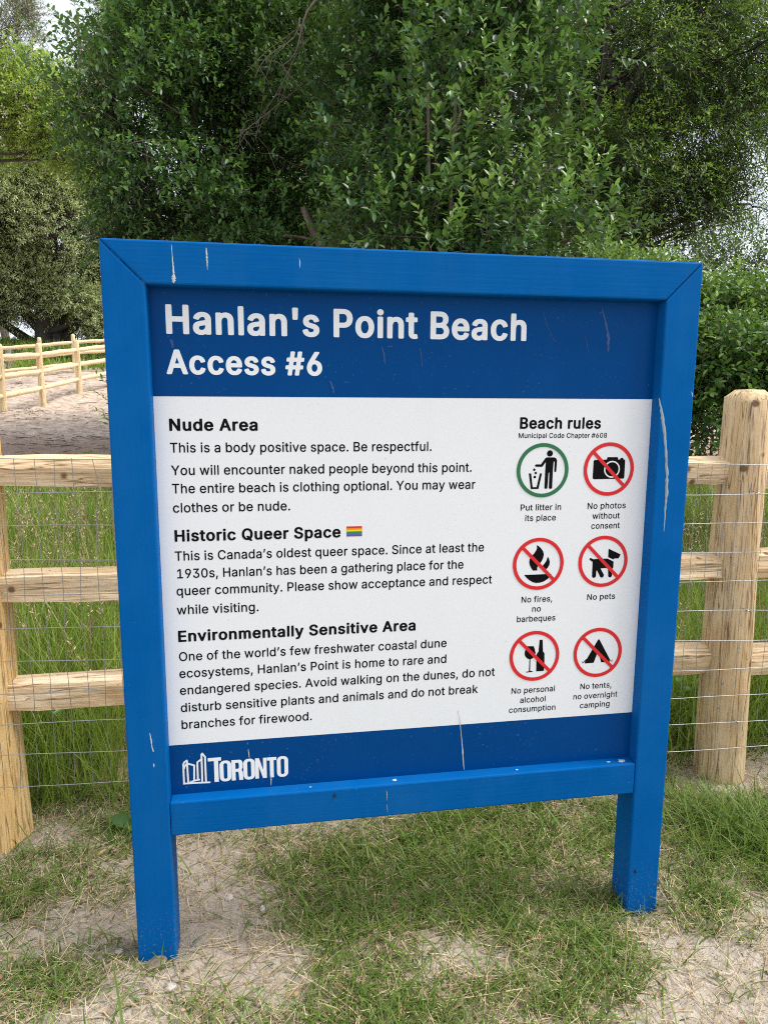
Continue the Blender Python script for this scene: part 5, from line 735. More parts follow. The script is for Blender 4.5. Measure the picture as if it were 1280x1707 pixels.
far_fence("round_rail_fence", "farther log rail fence running behind the corner of the nearer one below the big willow", [gp(-75, 648, 22.6), gp(0, 636, 24.0), gp(70, 629, 24.8), gp(126, 622, 25.6), gp(190, 617, 26.4)], [1.38] * 5, (1.10, .72, .34))
p = at(17, 622, 26.5); mb = MB(); log(mb, 0, 0, -.3, .98, .11, .10, 77, 12)
o = mb.build("weathered_post", M_GREYWOOD, None); o.location = tuple(p); tag(o, "short grey weathered post standing alone behind the far log fences", "post")

# ------------------------------------------------------------------ foliage
LEAF_CNT = [0]
def leaves(mb, p, d, n, L, Wd, tint, fold=.14, droop=0.0):
    """leaf blades folded along the midrib: p base, d direction, n rough normal"""
    d = nrm(d); s = nrm(np.cross(d, n)); n = np.cross(s, d)
    L = L[:, None]; Wd = Wd[:, None]
    z = np.array([[0, 0, -1.0]]) * droop * L
    V = np.stack([p, p + d * L * .30 + s * Wd * .48 + n * Wd * fold + z * .1, p + d * L * .68 + s * Wd * .40 + n * Wd * fold + z * .5, p + d * L + z,
                  p + d * L * .68 - s * Wd * .40 + n * Wd * fold + z * .5, p + d * L * .30 - s * Wd * .48 + n * Wd * fold + z * .1], 1)
    o = np.arange(len(p))[:, None] * 6
    Q = np.concatenate([o + np.array([[0, 3, 2, 1]]), o + np.array([[0, 5, 4, 3]])])
    mb.add(V, Q, None, np.repeat(tint, 6)); LEAF_CNT[0] += len(p)
def shoots(mb, tw, B, Tn, ln, K, leaf, wid, tint0, tipw=.35, bend=.15, rt=.0025, up_n=.8, ang=.9, droop=.1):
    S = len(B)
    upv = np.where(np.abs(Tn[:, 2:3]) < .9, np.array([[0, 0, 1.]]), np.array([[1., 0, 0]]))
    u = nrm(np.cross(Tn, upv)); v = np.cross(u, Tn)
    k = np.arange(K)[None]; s = (k + RNG.uniform(.1, .9, (S, K))) / K
    a = k * 2.4 + RNG.uniform(0, 6.28, (S, 1)) + RNG.normal(size=(S, K)) * .3
    e = np.cos(a)[..., None] * u[:, None] + np.sin(a)[..., None] * v[:, None]
    curve = np.array([0, 0, -1.0]) * bend
    p = B[:, None] + Tn[:, None] * (ln[:, None] * s)[..., None] + curve * ((s ** 2) * ln[:, None])[..., None]
    d = Tn[:, None] * (.35 + .7 * s[..., None]) + e * ang + RNG.normal(size=(S, K, 3)) * .15
    n = np.array([0, 0, 1.0]) * up_n + Tn[:, None] * .3 + RNG.normal(size=(S, K, 3)) * .38
    sz = (1 - .45 * np.abs(s - .35)) * RNG.uniform(.65, 1.2, (S, K))
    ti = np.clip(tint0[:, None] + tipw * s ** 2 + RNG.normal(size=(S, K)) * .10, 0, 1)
    leaves(mb, p.reshape(-1, 3), d.reshape(-1, 3), n.reshape(-1, 3), (leaf * sz).ravel(), (wid * sz).ravel(), ti.ravel(), droop=droop)
    if tw is not None:
        prisms(tw, B - Tn * ln[:, None] * .25, B + Tn * ln[:, None] * .92 + curve * ln[:, None] * .85, rt)
def limb(mb, a, b_, r0, r1, wob=.12, n=9, seg=7):
    a = np.asarray(a, float); b_ = np.asarray(b_, float); L = np.linalg.norm(b_ - a)
    t = np.linspace(0, 1, n)[:, None]; c_ = a + (b_ - a) * t
    o1, o2 = unit(2); o1 *= wob * L; o2 *= wob * L * .5
    c_ = c_ + np.sin(t * math.pi) * o1 + np.sin(t * 2 * math.pi) * o2
    tube(mb, c_, np.linspace(r0, r1, n), seg)
    return c_
def px_lobes(lst):
    out = []
    for u, v, d, ru, rv, rd in lst:
        out.append((at(u, v, d), np.array([ru * d / FOC, rd, rv * d / FOC])))
    return out
def plant(name, label, cat, lobes, mat, bmat, n, leaf, wid, K=10, ln=(.25, .45), trunks=None, up=.5, out=.7, rnd=.45, gap=.42, gfreq=1.6, tint=(.15, .55), tipw=.35,
          bend=.15, group=None, subs=9, r_br=.03, rt=.0025, topbias=0.0, up_n=.8, ang=.9, shell=.5, wobble=.12, droop=.1, parts=('trunk', 'crown'), extra=None, clip=None):
    lobes = px_lobes(lobes)
    c0 = np.mean([c for c, r in lobes], 0)
    if trunks is None: trunks = [(c0[0], c0[1])]
    base = np.array([trunks[0][0], trunks[0][1], float(terrain(trunks[0][0], trunks[0][1]))])
    root = thing(name, label, cat, base, group)
    wood_ = MB(); mb = MB(); tips = []
    for (tx, ty) in trunks:
        zb = float(terrain(tx, ty)) - .15
        near = sorted(lobes, key=lambda l: np.hypot(l[0][0] - tx, l[0][1] - ty))[:max(3, len(lobes) // len(trunks) + 2)]
        topz = max(l[0][2] for l in near)
        top = np.array([tx + RNG.normal() * .15, ty + RNG.normal() * .15, zb + (topz - zb) * .92])
        tr = limb(wood_, (tx, ty, zb), top, r_br * 2.2, r_br * .8, .04, 12, 9)
        for c_, r in near:
            j = int(np.clip(np.searchsorted(tr[:, 2], c_[2] - r[2] * 1.3), 1, len(tr) - 2))
            br = limb(wood_, tr[j], c_, r_br * (1.3 - .05 * j), r_br * .35, wobble)
            for q in range(subs):
                d = unit(1)[0]; d[2] = d[2] * .7 + .2
                k = RNG.integers(3, 9)
                limb(wood_, br[k], br[k] * .35 + (c_ + d * r * RNG.uniform(.6, 1.0)) * .65, r_br * .32, r_br * .07, .10, 6, 5)
    vol = np.array([np.prod(r) ** .67 for c_, r in lobes]); pick = RNG.choice(len(lobes), size=n * 2, p=vol / vol.sum())
    C_ = np.array([l[0] for l in lobes])[pick]; R_ = np.array([l[1] for l in lobes])[pick]
    d = unit(n * 2); rad = RNG.uniform(0, 1, (n * 2, 1)) ** shell
    B = C_ + d * R_ * rad * (1 + .25 * (vnoise(d * 2.2 + C_) - .5)[:, None])
    keep = vnoise(B * gfreq) + .6 * vnoise(B * gfreq * 2.7) > gap * 1.6 + RNG.normal(size=n * 2) * .06
    B = B[keep][:n]; d = d[keep][:n]
    if clip is not None:
        kk = clip(B); B = B[kk]; d = d[kk]
    Tn = nrm(d * out + np.array([0, 0, up]) + RNG.normal(size=B.shape) * rnd)
    l_ = RNG.uniform(ln[0], ln[1], len(B))
    t0 = RNG.uniform(tint[0], tint[1], len(B)) + topbias * d[:len(B), 2]
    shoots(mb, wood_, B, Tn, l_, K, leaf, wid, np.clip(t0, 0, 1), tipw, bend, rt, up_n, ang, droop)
    if extra: extra(mb, wood_)
    o = wood_.build(parts[0], bmat, root, True, base); o.location = (0, 0, 0)
    o = mb.build(parts[1], mat, root, True, base); o.location = (0, 0, 0)
    return root, base

QL = 1.0
def cnt(n): return int(n * QL)
# big dark trees and shrubs closing the view behind the sign
A = at(330, 500, 9.0); A2 = at(450, 500, 9.4); A3 = at(250, 500, 9.0)
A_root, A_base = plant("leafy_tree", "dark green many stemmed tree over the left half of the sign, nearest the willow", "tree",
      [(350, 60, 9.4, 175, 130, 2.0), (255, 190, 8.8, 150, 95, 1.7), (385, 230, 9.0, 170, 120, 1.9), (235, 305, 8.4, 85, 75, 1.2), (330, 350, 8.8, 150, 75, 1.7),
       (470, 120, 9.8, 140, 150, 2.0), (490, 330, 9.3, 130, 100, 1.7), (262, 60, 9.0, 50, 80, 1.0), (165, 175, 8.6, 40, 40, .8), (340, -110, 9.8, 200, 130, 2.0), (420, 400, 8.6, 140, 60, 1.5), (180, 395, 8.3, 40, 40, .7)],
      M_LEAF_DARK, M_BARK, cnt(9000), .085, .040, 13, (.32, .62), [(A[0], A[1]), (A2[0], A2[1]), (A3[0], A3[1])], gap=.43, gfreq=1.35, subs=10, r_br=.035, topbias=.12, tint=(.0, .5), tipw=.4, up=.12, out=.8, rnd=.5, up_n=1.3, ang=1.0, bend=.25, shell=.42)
def dead_part(mb):
    o = mb.build("dead_branch", M_BARK2, A_root, True, A_base); o.location = (0, 0, 0)
for u0, v0, u1, v1, d, r in ((540, -10, 470, 110, 7.4, .016), (500, 30, 425, 130, 7.3, .011), (520, 60, 440, 190, 7.4, .010), (505, 140, 395, 230, 7.2, .009), (560, 20, 530, 150, 7.5, .010), (470, 110, 515, 180, 7.3, .007),
                             (300, 190, 180, 120, 7.3, .011), (260, 240, 130, 165, 7.2, .009), (280, 235, 180, 262, 7.2, .012), (250, 260, 175, 250, 7.2, .008), (545, 300, 460, 255, 7.4, .007), (420, 200, 400, 240, 7.2, .006)):
    dead = MB(); c_ = limb(dead, at(u0, v0, d + .6), at(u1, v1, d), r, r * .3, .08, 8, 5)
    for q in range(4): limb(dead, c_[RNG.integers(3, 8)], at(u1 + RNG.normal() * 35, v1 + RNG.normal() * 35, d), r * .4, .002, .1, 5, 4)
    dead_part(dead)
dead = MB(); limb(dead, at(548, 440, 7.3), at(505, 345, 7.1), .055, .028, .03, 8, 8); dead_part(dead)
dead = MB(); limb(dead, at(525, 400, 7.2), at(470, 395, 7.0), .018, .010, .25, 9, 5); dead_part(dead)
B1 = at(600, 500, 11.5); B2 = at(530, 500, 11.2); B3 = at(760, 500, 11.8); B4 = at(690, 500, 11.6)
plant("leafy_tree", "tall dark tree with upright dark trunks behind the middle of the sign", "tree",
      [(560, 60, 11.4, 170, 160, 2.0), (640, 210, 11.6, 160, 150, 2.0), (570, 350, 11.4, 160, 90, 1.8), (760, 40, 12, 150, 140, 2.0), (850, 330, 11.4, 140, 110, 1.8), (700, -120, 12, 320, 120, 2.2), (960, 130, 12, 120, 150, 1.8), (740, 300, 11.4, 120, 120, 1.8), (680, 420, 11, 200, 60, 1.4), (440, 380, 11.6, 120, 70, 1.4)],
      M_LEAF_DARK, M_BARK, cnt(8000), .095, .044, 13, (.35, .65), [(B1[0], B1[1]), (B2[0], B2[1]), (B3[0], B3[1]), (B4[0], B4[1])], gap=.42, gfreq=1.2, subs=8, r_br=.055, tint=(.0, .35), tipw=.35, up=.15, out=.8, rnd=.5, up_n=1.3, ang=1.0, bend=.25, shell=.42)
def c_tips(mb, tw):
    P = [(830, 85, 6.0), (775, 170, 6), (848, 225, 5.9), (795, 350, 5.7), (905, 245, 5.9), (722, 300, 5.8), (690, 130, 6.2), (755, 255, 5.8), (925, 120, 6.2), (868, 330, 5.6), (735, 385, 5.5), (950, 325, 5.7), (1005, 400, 5.5), (985, 270, 6.1), (660, 330, 5.8), (880, 60, 6.3), (700, 230, 6), (812, 300, 5.7)]
    Bs, Ts, Ls = [], [], []
    for u, v, d in P:
        for k in range(5):
            b0 = at(u + RNG.normal() * 16, v + 55 + RNG.normal() * 22, d + RNG.normal() * .1)
            Bs.append(b0); Ts.append(nrm(np.array([RNG.normal() * .22, -.15 + RNG.normal() * .15, 1.0]))); Ls.append(RNG.uniform(.28, .5))
    shoots(mb, tw, np.array(Bs), np.array(Ts), np.array(Ls), 16, .105, .040, RNG.uniform(.45, .75, len(Bs)), .45, .03, .003, .75, .85, .15)
Cb = at(780, 520, 6.3); Cc = at(860, 520, 6.4); Cd = at(690, 520, 6.4)
plant("upright_shrub", "fresh green shrub with light upright shoot tips right behind the top of the sign", "shrub",
      [(690, 330, 6.6, 105, 110, 1.0), (770, 250, 6.5, 110, 140, 1.0), (850, 180, 6.8, 85, 120, .9), (860, 350, 6.5, 120, 90, 1.0), (640, 400, 6.4, 100, 60, .8), (960, 390, 6.4, 90, 50, .8), (930, 280, 6.8, 70, 100, .9), (715, 150, 6.9, 75, 110, .9), (600, 300, 6.9, 60, 90, .8), (800, 480, 6.4, 200, 90, .9), (750, 60, 7.2, 110, 130, 1.0), (660, 90, 7.3, 80, 140, .9), (690, -80, 7.4, 140, 110, 1.0), (860, 20, 7.2, 80, 120, .9), (940, 170, 7.1, 55, 110, .8), (590, 180, 7.4, 60, 110, .8), (850, -100, 7.4, 120, 100, .9)],
      M_LEAF_SHRUB, M_BARK2, cnt(2900), .096, .046, 14, (.3, .55), [(Cb[0], Cb[1]), (Cc[0], Cc[1]), (Cd[0], Cd[1])], up=.35, out=.6, rnd=.55, gap=.45, gfreq=1.6, tint=(.0, .28), tipw=.5, subs=9, r_br=.016, topbias=.12, extra=c_tips, parts=('stems', 'foliage'), shell=.45, up_n=1.1, ang=.95)
D1 = at(1015, 540, 9.2)
def d_limbs(mb, tw):
    J = at(1038, 190, 9.0)
    limb(tw, (D1[0], D1[1], float(terrain(D1[0], D1[1])) - .1), J, .12, .09, .05, 10, 9)
    for u, v, d, r in ((1100, 40, 9, .06), (1290, 45, 8.6, .055), (1170, -30, 8.8, .05), (1010, 20, 9.2, .06), (1240, 190, 8.5, .03), (950, -60, 9.3, .05)):
        c_ = limb(tw, J, at(u, v, d), r, r * .35, .07, 9, 7)
        for q in range(7): limb(tw, c_[RNG.integers(2, 9)], at(u + RNG.normal() * 70, v + 40 + RNG.normal() * 50, d + RNG.normal() * .5), r * .3, .006, .1, 6, 5)
    K_ = at(1010, 420, 9.0)
    for u, v in ((1150, 300), (1230, 300), (1180, 370), (1100, 330), (1250, 340)):
        c_ = limb(tw, K_, at(u, v, 8.7), .035, .01, .06, 9, 6)
        for q in range(8): limb(tw, c_[RNG.integers(2, 9)], at(u + RNG.normal() * 40, v + RNG.normal() * 30, 8.7 + RNG.normal() * .4), .011, .004, .08, 5, 4)
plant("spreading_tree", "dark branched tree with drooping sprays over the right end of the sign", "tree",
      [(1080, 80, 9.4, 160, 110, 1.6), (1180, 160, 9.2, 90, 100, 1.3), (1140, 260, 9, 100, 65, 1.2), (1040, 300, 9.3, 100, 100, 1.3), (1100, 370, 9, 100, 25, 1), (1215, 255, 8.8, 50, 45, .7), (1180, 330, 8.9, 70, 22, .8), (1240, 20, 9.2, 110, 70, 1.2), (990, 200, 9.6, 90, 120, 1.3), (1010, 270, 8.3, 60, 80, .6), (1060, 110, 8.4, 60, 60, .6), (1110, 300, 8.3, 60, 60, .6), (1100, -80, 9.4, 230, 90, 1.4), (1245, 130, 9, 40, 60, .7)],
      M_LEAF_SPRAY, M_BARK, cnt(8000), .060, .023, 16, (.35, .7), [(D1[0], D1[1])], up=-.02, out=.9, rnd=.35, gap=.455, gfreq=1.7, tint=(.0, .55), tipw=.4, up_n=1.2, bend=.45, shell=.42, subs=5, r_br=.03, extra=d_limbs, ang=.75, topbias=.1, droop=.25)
E1 = at(1225, 720, 4.9)
def e_tips(mb, tw):
    Bs, Ts, Ls = [], [], []
    for u, v, d in ((1178, 540, 4.9), (1200, 505, 5.0), (1228, 520, 4.9), (1255, 490, 5.0), (1275, 515, 4.9), (1185, 590, 4.7), (1240, 570, 4.8), (1215, 470, 5.2), (1170, 500, 5.1), (1268, 450, 5.2), (1130, 500, 5.2)):
        for k in range(3):
            Bs.append(at(u + RNG.normal() * 14, v + 30 + RNG.normal() * 18, d)); Ts.append(nrm(np.array([RNG.normal() * .3, RNG.normal() * .2, 1.0]))); Ls.append(RNG.uniform(.2, .38))
    shoots(mb, tw, np.array(Bs), np.array(Ts), np.array(Ls), 14, .065, .028, RNG.uniform(.4, .7, len(Bs)), .4, .05, .002, .8, .85, .15)
plant("low_bush", "bright green low bush beyond the fence at the right of the sign", "bush",
      [(1205, 585, 4.9, 80, 45, .5), (1235, 620, 4.8, 100, 75, .55), (1165, 630, 4.9, 90, 100, .5), (1285, 680, 4.7, 100, 80, .5), (1185, 715, 4.8, 90, 70, .5), (1070, 620, 5.1, 110, 90, .5), (1250, 520, 5.2, 40, 25, .4), (1180, 515, 5.2, 40, 25, .4), (950, 650, 5.2, 150, 110, .5), (1330, 620, 4.8, 80, 90, .5)],
      M_LEAF_BUSH, M_BARK2, cnt(4300), .062, .029, 11, (.18, .36), [(E1[0], E1[1]), (E1[0] - .5, E1[1] + .15)], up=.75, out=.6, gap=.42, gfreq=2.6, tint=(.05, .5), tipw=.4, subs=9, r_br=.014, topbias=.18, extra=e_tips, rnd=.7, parts=('stems', 'foliage'))
F1 = at(1080, 540, 5.6)
plant("low_bush", "small light bush whose tips show just above the right corner of the sign", "bush",
      [(1050, 470, 5.5, 35, 22, .35), (1110, 475, 5.6, 30, 20, .35), (1000, 480, 5.5, 40, 20, .35), (1070, 530, 5.5, 110, 55, .4)],
      M_LEAF_BUSH, M_BARK2, cnt(750), .062, .028, 11, (.2, .36), [(F1[0], F1[1])], up=.9, out=.5, gap=.36, gfreq=2.2, tint=(.3, .7), tipw=.4, subs=8, r_br=.012, topbias=.15, parts=('stems', 'foliage'))
H1 = at(1262, 480, 7.8)
plant("low_bush", "thin small leaved bush at the right edge, tallest of those behind the low bush", "bush",
      [(1265, 430, 7.6, 50, 45, .6), (1215, 420, 7.8, 40, 25, .5), (1290, 390, 7.7, 30, 35, .5), (1250, 500, 7.6, 80, 40, .6), (1180, 450, 7.7, 35, 35, .4)],
      M_LEAF_BUSH, M_BARK2, cnt(520), .05, .022, 11, (.2, .4), [(H1[0], H1[1])], up=.6, out=.6, gap=.43, tint=(.1, .5), subs=9, r_br=.014, parts=('stems', 'foliage'))
G1 = at(250, 700, 5.2)
def g_tw(mb, tw):
    Bs, Ts, Ls = [], [], []
    for (u0, v0, u1, v1) in ((215, 690, 150, 643), (220, 700, 150, 678), (210, 665, 160, 620), (220, 640, 172, 625), (215, 720, 168, 690), (230, 650, 180, 660)):
        a = at(u0, v0, 5.2); b_ = at(u1, v1, 5.0); Bs.append(a); Ts.append(nrm(b_ - a)); Ls.append(np.linalg.norm(b_ - a))
    shoots(mb, tw, np.array(Bs), np.array(Ts), np.array(Ls), 16, .058, .018, RNG.uniform(.4, .7, len(Bs)), .2, .05, .003, .8, .8, .1)
plant("sprig_shrub", "small narrow leaved shrub sticking out from behind the left post of the sign", "shrub",
      [(270, 690, 5.2, 60, 60, .3), (320, 670, 5.3, 60, 70, .3)], M_LEAF_BUSH, M_BARK2, 160, .055, .017, 12, (.2, .32), [(G1[0], G1[1])], up=.6, gap=.3, tint=(.35, .7), subs=6, r_br=.008, extra=g_tw, parts=('stems', 'foliage'))
# far left
Wt = at(82, 580, 33.5)
def w_limbs(mb, tw):
    z0 = float(terrain(Wt[0], Wt[1])) - .3
    for u, v, d, r in ((55, 470, 33, .42), (75, 400, 33.4, .46), (118, 440, 33, .5), (130, 380, 33.6, .3), (10, 470, 32.8, .36), (-25, 520, 32.6, .3), (95, 330, 33.8, .35)):
        q = at(u, v, d); x0 = Wt[0] + RNG.normal() * .35
        limb(tw, (x0, Wt[1] + RNG.normal() * .3, z0), q, r, r * .4, .06, 10, 8)
plant("willow_tree", "big grey green willow with a stout forked trunk beyond the far log fences", "tree",
      [(40, 330, 33, 130, 75, 3.5), (110, 395, 33, 70, 75, 3), (0, 425, 34, 90, 60, 3), (135, 450, 35, 45, 35, 2), (55, 465, 33.2, 50, 35, 2), (10, 505, 32.6, 50, 28, 1.6), (125, 500, 33.2, 45, 35, 1.6), (165, 540, 33.4, 25, 35, 1.2), (100, 290, 34, 80, 55, 3), (-70, 400, 33, 100, 140, 3.5), (160, 340, 34, 45, 80, 2.5), (-20, 450, 33.5, 45, 35, 2.5), (160, 500, 36, 30, 30, 2)],
      M_LEAF_WILLOW, M_BARK, cnt(15000), .16, .055, 14, (.5, 1.1), [(Wt[0], Wt[1])], up=.25, out=.7, rnd=.5, gap=.40, gfreq=.55, tint=(.2, .7), tipw=.3, bend=.15, subs=5, r_br=.16, rt=.01, extra=w_limbs, ang=.8, droop=.1, up_n=1.2)
X1 = at(155, 580, 36)
plant("leafy_tree", "dull green small tree between the willow and the left post of the sign", "tree",
      [(165, 520, 36, 40, 50, 2), (190, 450, 36.5, 40, 60, 2), (230, 500, 36, 60, 60, 2.5)], M_LEAF_WILLOW, M_BARK, cnt(1500), .26, .11, 12, (.6, 1.2), [(X1[0], X1[1])], gap=.40, gfreq=.6, tint=(.0, .4), subs=4, r_br=.09, rt=.01)
P1 = at(20, 560, 46)
plant("poplar_tree", "tall pale wispy tree at the upper left corner behind the flowering tree", "tree",
      [(15, 50, 46, 40, 100, 4), (50, 140, 46, 25, 40, 3), (0, 170, 46, 70, 50, 4), (48, 20, 46.5, 12, 40, 2.5), (60, 190, 46, 50, 60, 3), (-40, 90, 46, 40, 120, 3)],
      M_LEAF_POPLAR, M_BARK2, cnt(3000), .20, .06, 12, (.8, 1.8), [(P1[0], P1[1])], up=.5, out=.6, gap=.44, gfreq=.5, tint=(.2, .8), subs=6, r_br=.12, rt=.012, ang=.6)
P2 = at(160, 560, 47)
plant("poplar_tree", "pale wispy tree showing through the gap beside the dark tree at upper left", "tree",
      [(170, 100, 47, 14, 35, 2.5), (190, 20, 47, 14, 60, 2.5), (170, 160, 47, 35, 60, 3), (190, 250, 47, 40, 60, 3)],
      M_LEAF_POPLAR, M_BARK2, cnt(1100), .26, .085, 12, (.8, 1.8), [(P2[0], P2[1])], up=.5, out=.6, gap=.43, gfreq=.5, tint=(.2, .8), subs=6, r_br=.10, rt=.012, ang=.6)
L1 = at(-60, 600, 20)
def blossoms(mb, tw): pass
root, lb = plant("flowering_tree", "yellow green tree with hanging cream blossom at the left edge above the willow", "tree",
      [(40, 135, 20, 95, 32, 1.6), (85, 180, 19.5, 75, 38, 1.5), (15, 215, 20, 60, 35, 1.5), (110, 225, 19.5, 50, 40, 1.2), (-60, 180, 20, 90, 90, 2), (140, 260, 19.5, 35, 35, 1)],
      M_LEAF_LOCUST, M_BARK, cnt(3000), .125, .05, 13, (.4, .8), [(L1[0], L1[1])], up=.15, out=.7, gap=.37, gfreq=.9, tint=(.15, .7), subs=7, r_br=.06, rt=.006, bend=.4, topbias=.2)
bl = MB()
for u, v in ((58, 128), (40, 130), (68, 137), (62, 168), (90, 172), (45, 180), (113, 190), (35, 208), (88, 205), (12, 113), (70, 105), (105, 165), (120, 215), (140, 175), (95, 138), (28, 150), (5, 190)):
    c_ = at(u, v, 18.6)
    n_ = 16; p = c_ + RNG.normal(size=(n_, 3)) * [.05, .05, .11]
    leaves(bl, p, unit(n_), unit(n_), np.full(n_, .06), np.full(n_, .05), np.zeros(n_))
o = bl.build("blossom", M_BLOSSOM, root, True, lb); o.location = (0, 0, 0)
# low growth on the dune crest
for k, (u, v, d, ru, rv, lab) in enumerate(((20, 600, 29, 40, 16, "leftmost low green dune shrub under the willow"), (95, 598, 29.5, 30, 13, "low green dune shrub under the trunk of the willow"), (165, 595, 30, 40, 20, "low green dune shrub next to the left post of the sign"), (30, 588, 36, 28, 14, "pale yellowish dune shrub against the light left of the willow trunk"))):
    q = at(u, v, d)
    plant("dune_shrub", lab, "shrub", [(u, v, d, ru, rv, .7), (u + 14, v + 4, d, ru * .7, rv * .7, .6)], M_LEAF_LOCUST if k == 3 else M_LEAF_BUSH, M_BARK2, 260, .13, .05, 9, (.2, .45), [(q[0], q[1])], gap=.3, tint=(.0, .4), subs=4, r_br=.02, rt=.005, group="low shrubs on the dune", parts=('stems', 'foliage'))

# ------------------------------------------------------------------ grass
def blades(mb, x, y, h, w, lean, tint, curl=.5, flat=False):
    n = len(x); z = gz(x, y) - .004
    az = RNG.uniform(0, 2 * np.pi, n); dx, dy = np.cos(az), np.sin(az)
    fa = az + np.pi / 2 + RNG.normal(size=n) * .6; sx_, sy_ = np.cos(fa), np.sin(fa)
    V = np.zeros((n, 7, 3))
    for k, s in enumerate((0, .36, .72, 1.0)):
        off_ = h * (lean * s + curl * s * s * lean); hz_ = h * s * np.sqrt(np.clip(1 - (lean * (1 + curl * s) * .62) ** 2, .04, 1))
        c_ = np.stack([x + dx * off_, y + dy * off_, z + hz_], -1)
        if k == 3: V[:, 6] = c_
        else:
            ww = (w * (1, .9, .6)[k] / 2)[:, None] * np.stack([sx_, sy_, 0 * sx_], -1)
            V[:, 2 * k] = c_ - ww; V[:, 2 * k + 1] = c_ + ww
    o_ = np.arange(n)[:, None] * 7
    mb.add(V, np.concatenate([o_ + np.array([[0, 1, 3, 2]]), o_ + np.array([[2, 3, 5, 4]])]), o_ + np.array([[4, 5, 6]]), np.repeat(tint, 7))
def scatter(n, x0, x1, y0, y1, dens):
    X = RNG.uniform(x0, x1, n * 4); Y = RNG.uniform(y0, y1, n * 4); k = RNG.random(n * 4) < dens(X, Y)
    return X[k][:n], Y[k][:n]
def clump(n, per, x0, x1, y0, y1, dens, r):
    X, Y = scatter(n, x0, x1, y0, y1, dens)
    return (np.repeat(X, per) + RNG.normal(size=len(X) * per) * r, np.repeat(Y, per) + RNG.normal(size=len(X) * per) * r, np.repeat(np.arange(len(X)), per))
lawn = MB()
x, y, ci = clump(4600, 8, -1.2, 2.7, -.75, .85, lambda a, c: np.clip(cover(a, c) * 1.1 - .15, 0, 1) ** 1.3, .018)
hc = RNG.uniform(.025, .075, 4600)[ci] * (1 + 1.3 * np.exp(-((x - 1.85) / .32) ** 2 - ((y - .25) / .25) ** 2))
blades(lawn, x, y, hc * RNG.uniform(.5, 1.25, len(x)), RNG.uniform(.0022, .0048, len(x)), RNG.uniform(.25, 1.15, len(x)), np.clip(RNG.normal(.35, .17, len(x)) + .3 * (RNG.random(len(x)) < .14), 0, 1), .7)
x, y = scatter(9500, -1.2, 2.7, -.75, .85, lambda a, c: np.clip(cover(a, c) + .05, 0, 1))
blades(lawn, x, y, RNG.uniform(.02, .06, len(x)), RNG.uniform(.002, .0045, len(x)), RNG.uniform(.4, 1.3, len(x)), np.clip(RNG.normal(.40, .22, len(x)), 0, 1), .6)
x, y = scatter(520, -.9, 2.5, -.6, .8, lambda a, c: np.clip(cover(a, c) * .8 + .15, 0, 1))     # long single blades
blades(lawn, x, y, RNG.uniform(.08, .17, len(x)), RNG.uniform(.003, .006, len(x)), RNG.uniform(.5, 1.2, len(x)), np.clip(RNG.normal(.38, .12, len(x)), 0, 1))
tag(lawn.build("lawn_grass", M_GRASS), "thin tufted green grass on the sandy ground round the sign legs", "grass", kind="stuff")
straw = MB()
def strands(n, dens, lo, hi, box_=(-1.2, 2.7, -.75, .95)):
    x, y = scatter(n, *box_, dens); n = len(x)
    az = RNG.uniform(0, 2 * np.pi, n); L = RNG.uniform(lo, hi, n); d = np.stack([np.cos(az), np.sin(az)], -1); s_ = np.stack([-d[:, 1], d[:, 0]], -1)
    bendv = RNG.normal(size=n) * .18; V = np.zeros((n, 6, 3)); w = RNG.uniform(.0004, .0010, n); lift = RNG.uniform(.002, .022, n)
    for k, t in enumerate((-.5, 0, .5)):
        c_ = np.stack([x, y], -1) + d * (L * t)[:, None] + s_ * (L * bendv * (.25 - t * t))[:, None]
        for j, sg in enumerate((-1, 1)):
            q = c_ + s_ * (w * sg)[:, None]
            V[:, 2 * k + j, :2] = q; V[:, 2 * k + j, 2] = gz(q[:, 0], q[:, 1]) + .003 + lift * (t + .5 if True else 0)
    o_ = np.arange(n)[:, None] * 6
    straw.add(V, np.concatenate([o_ + np.array([[0, 1, 3, 2]]), o_ + np.array([[2, 3, 5, 4]])]), None, np.repeat(RNG.uniform(0, 1, n), 6))
strands(20000, lambda a, c: np.clip(.9 - np.abs(cover(a, c) - .5) * .9, .12, 1), .02, .075)
strands(1100, lambda a, c: 0 * a + .5, .08, .24)
strands(15000, lambda a, c: np.clip(cover(a, c) * .7 + .1, 0, 1), .012, .05)
deb = MB()
x, y = scatter(2600, -14, 0, 8, 27, lambda a, c: np.clip(1.3 - (c - 8) / 14, .25, 1) * (.4 + .6 * (vnoise(np.stack([a * .9, c * .9, 0 * a], -1)) > .5)))
n_ = len(x); az = RNG.uniform(0, 6.28, n_); L_ = RNG.uniform(.03, .16, n_); z = gz(x, y) + .012
A_ = np.stack([x - np.cos(az) * L_, y - np.sin(az) * L_, z], -1); B_ = np.stack([x + np.cos(az) * L_, y + np.sin(az) * L_, z + RNG.uniform(-.005, .03, n_)], -1)
prisms(deb, A_, B_, .006, 0)
deb.c = [np.repeat(RNG.uniform(0, 1, n_), 6)]
tag(deb.build("twig_litter", leaf_mat("twig_bits", [(0, (.07, .05, .04)), (.6, (.20, .14, .10)), (1, (.42, .34, .26))], 0, .9, .2)), "bits of twig and needle littering the sandy path", "litter", kind="stuff")
lit = MB(); x, y = scatter(420, -1.1, 2.6, -.7, .9, lambda a, c: 0 * a + .6); n_ = len(x); az = RNG.uniform(0, 6.28, n_)
leaves(lit, np.stack([x, y, gz(x, y) + .008], -1), np.stack([np.cos(az), np.sin(az), RNG.normal(size=n_) * .25], -1), unit(n_) * .5 + [0, 0, 1.], RNG.uniform(.008, .028, n_), RNG.uniform(.004, .012, n_), RNG.uniform(0, 1, n_), .25)
